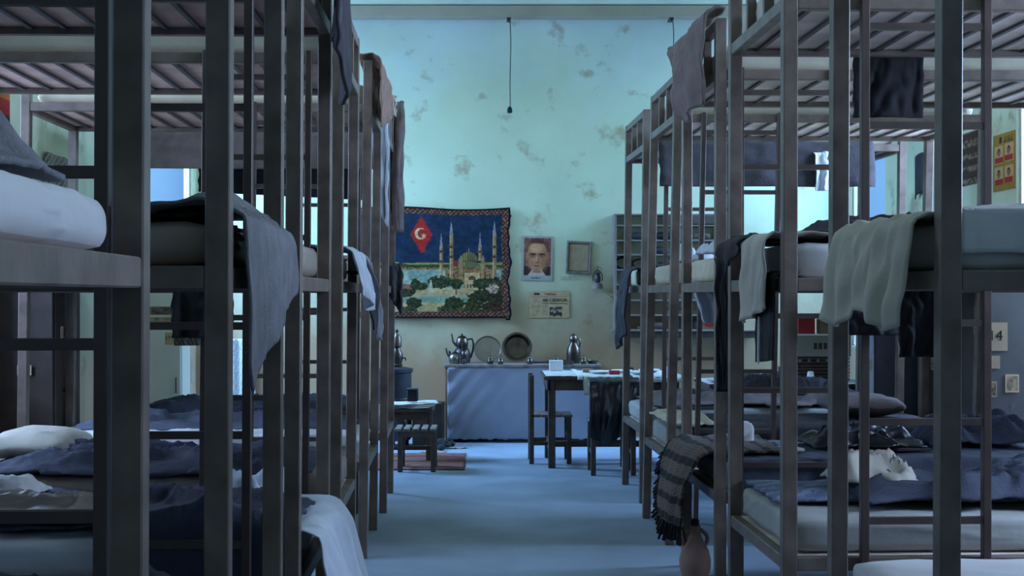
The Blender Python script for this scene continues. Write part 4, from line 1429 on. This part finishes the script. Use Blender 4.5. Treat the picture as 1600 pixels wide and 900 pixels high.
MB().tube([(.05, 0, .09), (.075, 0, .10), (.078, 0, .06), (.058, 0, .03)], .007, 8).build('handle', M['soot'], k2, True)
k3 = thing('grinder', 'tall narrow metal coffee grinder standing before the double teapot', 'coffee grinder', on_counter(725, .04))
MB().lathe([(0, 0), (.022, 0), (.024, .02), (.018, .05), (.026, .06), (.026, .12), (.016, .13), (.026, .15), (.027, .20), (.012, .215), (0, .22)], 18).build('grinder_body', M['metal'], k3, True)
# leaning tray and basin
tr_ = thing('round_tray', 'large round metal tray leaning on the wall behind the counter pots', 'tray', on_counter(762, .33))
MB().lathe([(0, .006), (.04, .008), (.042, .004), (.125, .004), (.132, .016), (.138, .016), (.13, 0), (0, 0)], 40).build('tray_disc', M['steel'], tr_, True,
      xf=lambda p: (p[0], -p[2] * .96 + (p[1] + .137) * .28, (p[1] + .137) * .96 + p[2] * .28))
bs = thing('basin', 'dark round metal basin leaning upright beside the tray', 'basin', on_counter(808, .30))
MB().lathe([(0, .0), (.115, 0), (.135, .05), (.150, .052), (.150, .058), (.130, .058), (.108, .010), (0, .010)], 40).build('basin_bowl', M['metal'], bs, True,
      xf=lambda p: (p[0], -p[2] * .97 + (p[1] + .15) * .24 + .02, (p[1] + .15) * .97 + p[2] * .24 + .0))
# small pots
for (px, dy, s_, lb) in ((766, .06, 1.0, 'small lidded metal pot in front of the leaning tray'), (782, .03, .95, 'small metal pot between the tray and the basin'),
                         (828, .05, 1.0, 'small lidded metal pot right of the basin'), (869, .08, .9, 'small dark metal pot near the middle of the counter'),
                         (912, .06, .95, 'small metal cup with a handle at the right of the counter')):
    q = thing('sugar_pot', lb, 'pot', on_counter(px, dy), group='small metal pots on the counter')
    MB().lathe([(0, 0), (.026 * s_, 0), (.030 * s_, .015), (.028 * s_, .04 * s_), (.020 * s_, .052 * s_), (.028 * s_, .058 * s_), (.026 * s_, .062 * s_)], 18).build('pot_body', M['metal'], q, True)
    MB().lathe([(.027 * s_, .062 * s_), (.015 * s_, .078 * s_), (.006, .082 * s_), (.007, .092 * s_), (0, .096 * s_)], 16).build('lid', M['steel'], q, True)
th_ = thing('metal_jug', 'tall tarnished jug with domed lid on the right of the counter', 'jug', on_counter(896, .2))
MB().lathe([(0, 0), (.062, 0), (.068, .02), (.070, .10), (.060, .16), (.035, .195), (.036, .235), (.040, .24)], 26).build('jug_body', M['metal'], th_, True)
MB().lathe([(.040, .24), (.038, .26), (.022, .285), (.006, .29), (.007, .30), (0, .302)], 20).build('lid', M['metal'], th_, True)
MB().tube([(.036, 0, .245), (.062, 0, .24), (.066, 0, .20), (.058, 0, .15)], .007, 8).build('handle', M['metal'], th_, True)
ds = MB().lathe([(0, 0), (.07, 0), (.085, .022), (.07, .034), (.03, .042), (0, .044)], 26).build('covered_dish', M['metal'], smooth=True, loc=on_counter(884, .05))
tag(ds, 'flat covered metal dish in front of the tall jug', 'dish')
pn = thing('ladle', 'small metal pan with a long handle at the right counter end', 'pan', on_counter(926, .12))
MB().lathe([(0, 0), (.04, 0), (.055, .035), (.050, .035), (.036, .006), (0, .006)], 20).build('pan_bowl', M['metal'], pn, True)
MB().bar((-.05, 0, .03), (-.13, -.02, .045), .012, .006).build('handle', M['metal'], pn)
cb = slab('cloth', .30, .14, .035, .015, M['brown'], amp=.01, seed=4)
cb.location = on_counter(848, .25)
tag(cb, 'brown folded cloth lying on the counter between basin and jug', 'cloth')

# shelf unit ------------------------------------------------------------------------
s0 = at(957, 525, YB)
sx0, sx1, sx2 = (957 - 763) * YB / FPX, (1122 - 763) * YB / FPX, (1182 - 763) * YB / FPX
zrow = [EYE + (460 - y) * YB / FPX for y in (336, 353, 376, 398, 421, 444, 468, 491, 514)]
sh = thing('wall_shelf', 'grey wooden wall shelf unit with many boards on the back wall', 'shelf', (sx0, YB - .20, 0))
W_ = sx1 - sx0
MB().box(0, .022, 0, .195, zrow[-1], zrow[0]).build('side_board', M['shelf'], sh)
MB().box(W_ - .022, W_, 0, .195, zrow[-1], zrow[0]).build('side_board', M['shelf'], sh)
for k, z in enumerate(zrow[:-1]):
    MB().box(.022, W_ - .022, 0, .195, z - .016, z, .002).build('shelf_board', M['shelf'], sh)
MB().box(W_ * .45, W_ - .022, -.004, .0, zrow[0] - .10, zrow[0] - .016).build('pelmet', M['wood'], sh)
MB().box(-.02, sx2 - sx0, -.02, .195, zrow[-1] - .018, zrow[-1], .002).build('shelf_board', M['shelf'], sh)
MB().box(.03, sx2 - sx0 - .01, .01, .04, zrow[-1] - .085, zrow[-1] - .018).build('ledge_apron', M['wood'], sh)


def on_shelf(px, row, dy=.08):
    return Vector(((px - 763) * YB / FPX * (YB - .2 + dy) / YB, YB - .2 + dy, zrow[row]))


def hat(label, loc, m):
    t = thing('flat_cap', label, 'cap', loc)
    slab('cap_crown', .19, .15, .075, .035, M[m], t, cuts=7)
    MB().lathe([(0, 0), (.06, 0), (.058, .008), (0, .010)], 16, (-.08, -.02, .002)).build('cap_peak', M[m], t, True)


hat('dark flat cap lying on the second shelf from the top', on_shelf(996, 2, .09), 'charcoal')
hat('black cap lying higher right on the second shelf', on_shelf(1034, 2, .09), 'black')
hat('brown cap lying at the right end of the second shelf', on_shelf(1094, 2, .09), 'brown')
hat('charcoal cap lying on the third shelf', on_shelf(1030, 3, .09), 'charcoal')
hat('dark cap at the left of the lowest shelf', on_shelf(1022, 8, .09), 'brown')
bt = MB().tube([(.085 * math.cos(a), 0, .062 + .06 * math.sin(a)) for a in [2 * math.pi * i / 20 for i in range(21)]], .012, 8).build('belt_coil', M['black'], smooth=True, loc=on_shelf(975, 4, .1))
tag(bt, 'coiled black belt standing on the fourth shelf', 'belt')
bt = MB().tube([(.075 * math.cos(a), .01 * math.sin(3 * a), .055 + .045 * math.sin(a)) for a in [2 * math.pi * i / 20 for i in range(21)]], .010, 8).build('belt_coil', M['charcoal'], smooth=True, loc=on_shelf(1000, 4, .1))
tag(bt, 'flattened dark belt coil beside the black belt on the fourth shelf', 'belt')
rd = thing('radio', 'small tan radio with a round dial on the shelf', 'radio', on_shelf(967.5, 6, .07))
MB().box(-.05, .05, -.04, .05, 0, .095, .004).build('radio_case', M['card'], rd)
MB().lathe([(0, 0), (.026, 0), (.026, .006), (0, .006)], 20).build('dial', M['soot'], rd, True, xf=lambda p: (p[0], -.041 - p[2], p[1] + .048))
bx = thing('tea_box', 'cardboard box with red label MAXX on the lowest shelf', 'box', on_shelf(1105, 8, .1))
MB().box(-.085, .085, -.05, .05, 0, .155, .003).build('box_body', M['card'], bx)
MB().lathe([(0, 0), (.062, 0), (.062, .003), (0, .003)], 24).build('red_label', M['red'], bx, xf=lambda p: (p[0] * 1.05 + .012, -.0505 - p[2], p[1] + .085))
lettering('label_text', 'MAXX', .042, M['paper'], bx, (.012, -.0545, .088))
jr = MB().lathe([(0, 0), (.036, 0), (.038, .01), (.038, .07), (.03, .08), (.032, .10), (0, .10)], 18).build('jar', M['soot'], smooth=True, loc=on_shelf(1084, 8, .09))
tag(jr, 'dark glass jar beside the red label box', 'jar')
mg = thing('mug', 'dark metal mug left of the jar on the lowest shelf', 'mug', on_shelf(1062, 8, .08))
MB().lathe([(0, 0), (.036, 0), (.036, .085), (.032, .085), (.031, .006), (0, .006)], 20).build('mug_cup', M['soot'], mg, True)
MB().tube([(-.035, 0, .07), (-.06, 0, .065), (-.06, 0, .03), (-.035, 0, .02)], .005, 6).build('handle', M['soot'], mg, True)
for (px, row, w, h, mk, lb) in ((1002, 8, .10, .03, 'plastic', 'flat beige packet on the lowest shelf'), (1018, 6, .12, .05, 'brown', 'small brown packet on the sixth shelf'),
                                (1040, 4, .13, .07, 'charcoal', 'dark grey box on the fourth shelf'), (966, 8, .05, .02, 'white_plastic', 'small white soap bar on the lowest shelf end'),
                                (972, 8, .09, .10, 'locker', 'dark wooden box at the left end of the lowest shelf'), (1100, 4, .16, .08, 'locker_grey', 'grey tin at the right end of the fourth shelf')):
    dy = .05 if 'soap' in lb else .12
    q = MB().box(-w / 2, w / 2, -.045, .045, 0, h, .004).build('packet', M[mk], loc=on_shelf(px, row, dy))
    tag(q, lb, 'box')
mb = MB()
for k in range(40):
    a = R.uniform(0, 6.28)
    p = Vector((.03 * math.cos(a), R.uniform(-.02, .02), .10 * (k / 40 - .5) + .03 * math.sin(a)))
    mb.bar(p, p + Vector((R.uniform(-.03, .03), R.uniform(-.02, .02), R.uniform(-.03, .03))), .008, .004)
gl = mb.build('dried_flowers', M['gold'], loc=(sx0 - .02, YB - .10, EYE + (460 - 463) * YB / FPX), weld=False)
tag(gl, 'bunch of golden dried flowers at the left edge of the shelf unit', 'dried flowers')

# tables ------------------------------------------------------------------------------
def table(label, x0, x1, y0, y1, z, mk):
    t = thing('table', label, 'table', ((x0 + x1) / 2, (y0 + y1) / 2, 0))
    w, d = (x1 - x0) / 2, (y1 - y0) / 2
    MB().box(-w, w, -d, d, z - .025, z, .003).build('table_top', M[mk], t)
    for sx in (-1, 1):
        MB().box(sx * (w - .03), sx * (w - .055), -d + .04, d - .04, z - .115, z - .025).build('apron', M[mk], t)
        for sy in (-1, 1):
            x, y = sx * (w - .07), sy * (d - .07)
            MB().box(x - .03, x + .03, y - .03, y + .03, 0, z - .025, .004).build('leg', M[mk], t)
        MB().box(sx * (w - .05), sx * (w - .09), -d + .1, d - .1, .13, .20).build('stretcher', M[mk], t)
    for sy in (-1, 1):
        MB().box(-w + .1, w - .1, sy * (d - .03), sy * (d - .055), z - .115, z - .025).build('apron', M[mk], t)
    MB().box(-w + .09, w - .09, -.03, .03, .14, .19).build('stretcher', M[mk], t)
    return t


T1 = (.46, 1.62, 10.36, 11.14, .765)
T2 = (1.72, 3.02, 9.72, 10.44, .745)
table('long dark wooden table with newspapers in front of the counter', *T1, 'wood')
table('wooden table on the right with dishes and a crate', *T2, 'wood')


def cover(name, x0, x1, y0, y1, z, mk, label, cat, dropx=0.0, dropy=0.0, seed=0.0):
    def f(u, v):
        a = -dropx + (x1 - x0 + dropx) * u
        b_ = -dropy * (1 if u > .12 else .2) + (y1 - y0 + dropy) * v
        x, y, zz_ = x0 + a, y0 + b_, z + .006 + .004 * fn(u * 9 + seed, v * 7, 1)
        if b_ < 0:
            y, zz_ = y0 - .012 - .01 * math.sin(u * 22), z + .006 + b_
        if a < 0:
            x, zz_ = x0 - .012, min(zz_, z + .006 + a)
        return (x, y, zz_)
    return tag(grid_obj(name, f, 40, 24, M[mk], thick=.003), label, cat)


cover('newspaper_cover', T1[0] + .02, T1[0] + .30, T1[2] + .0, T1[3] - .02, T1[4], 'news', 'newspapers spread over the left end of the dark table', 'newspaper', dropx=0, dropy=.0, seed=2)
cover('paper_cover', T1[0] + .28, T1[1] - .45, T1[2] - .01, T1[3] - .05, T1[4] + .004, 'paper', 'white paper hanging over the front edge of the dark table', 'paper', dropy=.16, seed=3)
cover('tablecloth', T1[1] - .42, T1[1], T1[2], T1[3], T1[4], 'white', 'white cloth on the right end of the dark table', 'tablecloth', dropy=.05, seed=5)
cover('tablecloth', T2[0], T2[1] - .02, T2[2], T2[3], T2[4], 'white', 'white cloth on the right hand table', 'tablecloth', dropy=.0, seed=6)
plates = [(.95, 10.62, 1), (1.15, 10.75, 1), (1.28, 10.55, 1), (1.40, 10.85, 1), (1.82, 9.9, 2), (1.95, 10.15, 2), (2.12, 9.92, 2), (2.25, 10.2, 2)]
words_ = ['left end', 'second', 'third', 'right end']
for k, (x, y, t) in enumerate(plates):
    z = (T1 if t == 1 else T2)[4] + .010
    q = MB().lathe([(0, 0), (.05, 0), (.095, .022), (.092, .025), (.05, .006), (0, .006)], 24).build('plate', M['white_plastic'], smooth=True, loc=(x, y, z))
    tag(q, 'shallow white plate, %s of the row on the %s' % (['leftmost', 'second', 'third', 'rightmost'][k % 4], 'dark table' if t == 1 else 'right hand table'), 'plate', 'plates on the tables')
for (x, y, t, mk, h, lb) in ((1.06, 10.50, 1, 'red', .035, 'small red tin on the dark table'), (.86, 10.80, 1, 'card', .03, 'flat brown box on the dark table'),
                             (1.22, 10.90, 1, 'charcoal', .04, 'dark ashtray box on the dark table'), (2.02, 10.0, 2, 'charcoal', .04, 'dark box between plates on the right table')):
    q = MB().box(-.045, .045, -.03, .03, 0, h, .004).build('tin', M[mk], loc=(x, y, (T1 if t == 1 else T2)[4] + .01))
    tag(q, lb, 'tin')
for (x, y, t, h, lb) in ((1.48, 10.45, 1, .07, 'short white salt shaker on the dark table'), (2.20, 9.98, 2, .085, 'white salt shaker among the plates on the right table'), (2.52, 9.76, 2, .095, 'white bottle alone at the front of the right table')):
    q = thing('salt_shaker', lb, 'shaker', (x, y, (T1 if t == 1 else T2)[4] + .010))
    MB().lathe([(0, 0), (.026, 0), (.027, h * .75), (.024, h * .8)], 16).build('shaker_body', M['white_plastic'], q, True)
    MB().lathe([(.025, h * .8), (.022, h * .95), (.01, h), (0, h)], 16).build('cap', M['white_plastic'], q, True)
# napkin box on the far side of the dark table
q = MB().box(-.06, .06, -.03, .03, 0, .09, .003).build('napkin_box', M['white_plastic'], loc=(.60, 11.05, T1[4] + .012))
tag(q, 'white napkin holder at the far left of the dark table', 'napkin holder')
# basket and crate on the right table
zt = T2[4] + .011
bk = thing('basket', 'dark reddish woven basket under the crate on the right table', 'basket', (2.68, 10.15, zt))
mb = MB()
for k in range(7):
    mb.box(-.22, .22, -.14, .14, .028 * k, .028 * k + .022, .004)
mb.build('basket_weave', M['brown'], bk)
for k in range(6):
    MB().lathe([(0, 0), (.014, .004), (0, .012)], 8).build('rim_knob', M['plastic'], bk, xf=lambda p, k=k: (p[0] - .18 + .072 * k, -.142 - p[2], p[1] + .165))
cr = thing('crate', 'pale cardboard crate with square holes on the basket', 'crate', (2.68, 10.15, zt + .195))
MB().box(-.23, .23, -.14, .14, 0, .165, .004).build('crate_body', M['linen'], cr)
for k in range(4):
    MB().box(-.07 + .04 * k, -.045 + .04 * k, -.146, -.1405, .06, .11).build('hand_hole', M['brown'], cr)
MB().box(-.235, .235, -.145, .145, .165, .178, .003).build('crate_lid', M['white_plastic'], cr)
for (x, mk, h, w, lb) in ((2.58, 'red', .15, .14, 'red box standing on the pale crate'), (2.75, 'card', .12, .12, 'brown box standing on the pale crate')):
    q = MB().box(-w / 2, w / 2, -.06, .06, 0, h, .003).build('box', M[mk], loc=(x, 10.18, zt + .195 + .179))
    tag(q, lb, 'box')


def chair(label, x, y, rz, seat=.43, back=.80, w=.36, d=.36, slats=4, arm=False):
    t = thing('wooden_chair', label, 'chair', (x, y, 0), rz)
    for sx in (-1, 1):
        MB().box(sx * (w / 2 - .02) - .02, sx * (w / 2 - .02) + .02, -d / 2, -d / 2 + .04, 0, seat - .02, .003).build('leg', M['wood'], t)
        MB().box(sx * (w / 2 - .02) - .02, sx * (w / 2 - .02) + .02, d / 2 - .04, d / 2, 0, back, .003).build('back_post', M['wood'], t)
        MB().box(sx * (w / 2 - .02) - .01, sx * (w / 2 - .02) + .01, -d / 2 + .04, d / 2 - .04, .16, .19).build('stretcher', M['wood'], t)
    for k in range(slats):
        y0 = -d / 2 - .01 + (d + .0) * k / slats
        MB().box(-w / 2, w / 2, y0, y0 + d / slats - .008, seat - .02, seat, .002).build('seat_slat', M['wood2'], t)
    for z in (back - .08, back - .22):
        MB().box(-w / 2 + .04, w / 2 - .04, d / 2 - .03, d / 2 - .012, z, z + .055, .002).build('back_rail', M['wood'], t)
    MB().box(-w / 2 + .04, w / 2 - .04, -d / 2 + .01, -d / 2 + .03, .22, .25).build('stretcher', M['wood'], t)
    return t


chair('wooden chair at the left end of the dark table', .53, 10.83, math.pi / 2, seat=.42, back=.76)
chair('wooden chair under a black leather jacket at the dark table', 1.0, 10.15, math.pi, seat=.43, back=.74)
chair('plain wooden chair behind the right hand table', 2.25, 10.75, math.pi * 1.02, seat=.44, back=.80)
chair('wooden chair at the right end behind the right hand table', 2.72, 10.74, 0.05, seat=.44, back=.82)
# jacket on the chair
jk = drape('leather_jacket', Vector((.80, 9.955, .755)), Vector((1, 0, 0)), Vector((0, -1, 0)), .40, .10, lambda u: .46 + .06 * math.sin(5 * u), M['leather'], folds=2.4, amp=.05, seed=2, bulge=.03, nu=40, nv=40)
tag(jk, 'black leather jacket draped over the back of a chair', 'jacket')
# bench between tables
bn = thing('bench', 'low dark wooden bench under the dark table', 'bench', (1.30, 10.42, 0))
MB().box(-.22, .22, -.12, .12, .36, .39, .003).build('bench_top', M['wood'], bn)
for sx in (-1, 1):
    for sy in (-1, 1):
        MB().box(sx * .17 - .02, sx * .17 + .02, sy * .08 - .02, sy * .08 + .02, 0, .36).build('leg', M['wood'], bn)

# the stove corner ----------------------------------------------------------------------
sv = thing('stove', 'black cylindrical iron stove in the left back corner', 'stove', (-.90, 11.95, 0))
MB().lathe([(0, .06), (.15, .06), (.165, .08), (.165, .70), (.18, .71), (.18, .74), (.10, .755), (0, .757)], 30).build('stove_body', M['iron'], sv, True)
for k in range(3):
    a = k * 2.094 + .5
    MB().box(-.02, .02, -.02, .02, 0, .07).build('foot', M['iron'], sv, loc=(.13 * math.cos(a), .13 * math.sin(a), 0))
dr = MB().box(.02, .13, -.172, -.15, .18, .34, .006).build('stove_door', M['soot'], sv)
MB().tube([(.12, -.178, .24), (.12, -.19, .26), (.12, -.178, .28)], .006, 6).build('door_handle', M['metal'], dr)
MB().lathe([(.167, .44), (.170, .445), (.170, .46), (.167, .465)], 30).build('hoop', M['soot'], sv, True)
sm = thing('samovar', 'tall slim metal samovar standing on the stove', 'samovar', (-.875, 11.95, .758))
MB().lathe([(0, 0), (.05, 0), (.055, .02), (.045, .03), (.055, .06), (.058, .12), (.035, .16), (.030, .18), (.045, .19), (.042, .28), (.02, .31), (.012, .33), (.018, .345), (0, .36)], 24).build('samovar_body', M['metal'], sm, True)
MB().tube([(.05, 0, .08), (.08, 0, .085), (.085, 0, .06)], .007, 6).build('tap', M['soot'], sm, True)
lt = thing('side_table', 'low wooden table piled with newspapers by the stove', 'table', (-.70, 10.98, 0))
MB().box(-.24, .22, -.19, .19, .43, .455, .003).build('table_top', M['wood'], lt)
for sx in (-.20, .18):
    for sy in (-.15, .15):
        MB().box(sx - .02, sx + .02, sy - .02, sy + .02, 0, .43, .003).build('leg', M['wood'], lt)
MB().box(-.20, .18, -.165, -.145, .36, .43).build('apron', M['wood'], lt)
MB().box(-.20, .18, -.16, -.14, .10, .13).build('stretcher', M['wood'], lt)
for k in range(4):
    z = .456 + .011 * k
    q = grid_obj('newspaper', lambda u, v, k=k: (-.23 + .44 * u + .02 * k * (u - .3), -.18 + .34 * v, .002 + .012 * abs(fn(u * 3 + k, v * 3, k)) + .012 * u * u), 16, 12, M['news' if k % 2 else 'paper'], thick=.004)
    q.location = (-.70, 10.98, z)
    q.rotation_euler = (0, 0, .08 * (k - 1.5))
    tag(q, ['lowest newspaper', 'second newspaper from below', 'third newspaper from below', 'topmost newspaper'][k] + ' in the pile on the low table', 'newspaper', 'newspapers on the low table')
q = thing('coffee_tin', 'black box with a grey lid on the newspaper pile', 'tin', (-.665, 10.95, .512))
MB().box(-.05, .05, -.05, .05, 0, .10, .01).build('tin_body', M['black'], q)
MB().box(-.052, .052, -.052, .052, .10, .115, .006).build('lid', M['charcoal'], q)
st = thing('slatted_stool', 'low wooden stool with slatted seat in front of the newspaper table', 'stool', (-.585, 10.33, 0))
for k in range(5):
    x = -.155 + .072 * k
    MB().box(x - .024, x + .024, -.17, .17, .335, .355, .003).build('seat_slat', M['wood2'], st)
for sx in (-1, 1):
    for sy in (-1, 1):
        MB().box(sx * .135 - .02, sx * .135 + .02, sy * .14 - .02, sy * .14 + .02, 0, .335, .003).build('leg', M['wood'], st)
    MB().box(sx * .135 - .012, sx * .135 + .012, -.12, .12, .11, .14).build('stretcher', M['wood'], st)
for sy in (-1, 1):
    MB().box(-.13, .13, sy * .15 - .012, sy * .15 + .012, .285, .334).build('apron', M['wood'], st)
MB().box(-.13, .13, .125, .15, .15, .18).build('stretcher', M['wood'], st)
ck = thing('coal_box', 'dark upright wooden coal box beside the counter', 'box', (-.57, 12.0, 0))
MB().box(-.15, .15, -.14, .14, 0, .40, .004).build('box_body', M['locker'], ck)
for sx in (-1, 1):
    MB().box(sx * .14 - .012, sx * .14 + .012, -.152, -.141, 0, .43, .003).build('corner_post', M['locker'], ck)
MB().box(-.16, .16, -.15, .15, .40, .412, .002).build('lid', M['locker'], ck)
for k, (x, y, s_) in enumerate(((-.46, 11.75, .07), (-.40, 11.80, .05), (-.53, 11.72, .06), (-.36, 11.92, .045), (-.44, 11.62, .04))):
    bm = bmesh.new()
    bmesh.ops.create_icosphere(bm, subdivisions=2, radius=s_)
    for v in bm.verts:
        v.co *= 1 + .35 * fn(v.co.x * 25 + k, v.co.y * 25, v.co.z * 25)
        v.co.z = max(v.co.z * .8, -.6 * s_) + .6 * s_
    me = bpy.data.meshes.new('coal_lump')
    bm.to_mesh(me)
    bm.free()
    me.materials.append(M['black'])
    o = bpy.data.objects.new('coal_lump', me)
    o.location = (x, y, 0)
    C.objects.link(o)
    tag(o, ['biggest black coal lump lying before the coal box', 'coal lump close to the counter corner', 'black coal lump left of the biggest one', 'small coal lump lying farthest back by the counter', 'smallest coal lump lying nearest the red mat'][k], 'coal', 'coal lumps beside the counter')
for k, (x, y, w, d, a, lb) in enumerate(((-.30, 11.75, .20, .09, .2, 'torn paper scrap on the floor below the counter corner'), (-.50, 11.45, .22, .12, -.3, 'torn paper scrap on the floor behind the reddish mat'))):
    q = grid_obj('paper_scrap', lambda u, v, w=w, d=d, k=k: ((u - .5) * w + .02 * fn(v * 4, k), (v - .5) * d + .02 * fn(u * 4, k + 3), .004 + .02 * abs(fn(u * 4, v * 4, k))), 10, 8, M['plastic'], thick=.002)
    q.location = (x, y, 0)
    q.rotation_euler = (0, 0, a)
    tag(q, lb, 'paper')
mt = grid_obj('floor_mat', lambda u, v: (-1.1 + .90 * u + .012 * fn(v * 12, 1), 10.28 + 1.05 * v + .015 * fn(u * 12, 4), .006 + .003 * fn(u * 20, v * 20, 3)), 40, 36, M['rug'], thick=.008)
tag(mt, 'worn red brown mat on the floor under the stool', 'mat')

# posters on the side walls ------------------------------------------------------------------
def on_right(px, py):
    Yp = FPX * XR / (px - 763)
    return Yp, EYE + (460 - py) * Yp / FPX


def yellow_paint(U, V):
    S = lambda h: np.array(srgb(h))
    c = np.outer(.9 + .2 * vnoise(U, V, 8, 3), S('917c36'))
    Y = 1 - V
    put(c, (U > .28) & (U < .42) & (Y > .05) & (Y < .16), S('2c2a2a'))
    put(c, (U > .48) & (U < .92) & ((np.abs(Y - .07) < .012) | (np.abs(Y - .11) < .012) | (np.abs(Y - .15) < .012)) & (vnoise(U, V, 60, 4) > .35), S('3a2f22'))
    for (x, y) in ((.27, .36), (.73, .35), (.27, .74), (.73, .73)):
        put(c, (np.abs(U - x) < .2) & (np.abs(Y - y) < .155), S('b5a58c'))
        put(c, (np.abs(U - x) < .19) & (Y > y + .05) & (Y < y + .15), S('9a2f38'))
        put(c, ((U - x) / .075) ** 2 + ((Y - y + .04) / .075) ** 2 < 1, S('3a2a2a'))
        put(c, ((U - x) / .055) ** 2 + ((Y - y + .02) / .055) ** 2 < 1, S('8a6a5a'))
    return c


y0, _ = on_right(1553, 0)
y1, _ = on_right(1587, 0)
_, zt_ = on_right(1570, 208)
_, zb_ = on_right(1570, 297)
o = picture('yellow_poster', y0 - y1, zt_ - zb_, 40, 70, yellow_paint, (XR - .004, (y0 + y1) / 2, (zt_ + zb_) / 2), -math.pi / 2)
tag(o, 'yellow poster with four figures in red on the right wall', 'poster')
y0, _ = on_right(1505, 0)
y1, _ = on_right(1536, 0)
o = picture('brown_poster', y0 - y1, .40, 30, 30, lambda U, V: np.where(((np.sin(V * 26) > .2) & (vnoise(U, V, 26, 5) > .4))[:, None], np.array(srgb('7d6f68')), np.array(srgb('3a2824'))), (XR - .004, (y0 + y1) / 2, EYE + 218 * y1 / FPX), -math.pi / 2)
tag(o, 'dark brown poster with blurred lines left of the yellow poster', 'poster')
y0, z0 = on_right(1388, 337)
y1, z1 = on_right(1406, 376)
o = picture('red_brown_print', y0 - y1, z0 - z1, 24, 24, photo_paint(44, (.34, .24, .24), (.10, .04, .04)), (XR - .004, (y0 + y1) / 2, (z0 + z1) / 2), -math.pi / 2)
tag(o, 'small reddish print low on the right wall beside the window', 'poster')
y0, z0 = on_right(1436, 250)
y1, z1 = on_right(1452, 308)
g = grid_obj('hanging_cloth', lambda u, v: (XR - .03 - .012 * math.sin(u * 9), y0 + (y1 - y0) * u, z0 + .05 * math.sin(u * 3) + (z1 - z0) * v), 14, 16, M['charcoal'], thick=.01)
tag(g, 'dark grey cloth hanging from a nail on the right wall', 'cloth')


def red_paint(U, V):
    S = lambda h: np.array(srgb(h))
    c = np.outer(np.ones_like(U), S('b06a3a'))
    put(c, (V < .75) & (V - .2 * U < .6), S('8b2730'))
    put(c, V < .42, S('4a2238'))
    put(c, V < .14, S('3a3a4c'))
    put(c, (V > .04) & (V < .11) & (U > .1) & (U < .9), S('9aa0a6'))
    return c * (.75 + .5 * vnoise(U, V, 12, 9)[:, None])


yl0, yl1 = FPX * 2.97 / (763 + 40), FPX * 2.97 / (763 - 14)
o = picture('red_poster', yl1 - yl0, .27, 30, 26, red_paint, (XL + .004, (yl0 + yl1) / 2, EYE + (460 - 172) * 7.66 / FPX), math.pi / 2)
tag(o, 'red and orange poster high on the left wall', 'poster')
g = grid_obj('patterned_cloth', lambda u, v: (XL + .02 + .01 * math.sin(u * 11), 8.30 + .5 * u, 2.40 - .42 * v), 18, 18, M['orient'], thick=.008)
tag(g, 'patterned cloth hanging on the left wall below the red poster', 'cloth')
g = grid_obj('floral_curtain', lambda u, v: (-2.62 + .26 * u, YB - .05 - .02 * math.sin(u * 14), 1.0 - .62 * v), 20, 24, M['floral'], thick=.006)
tag(g, 'pale floral cloth hanging at the left end of the back wall', 'curtain')
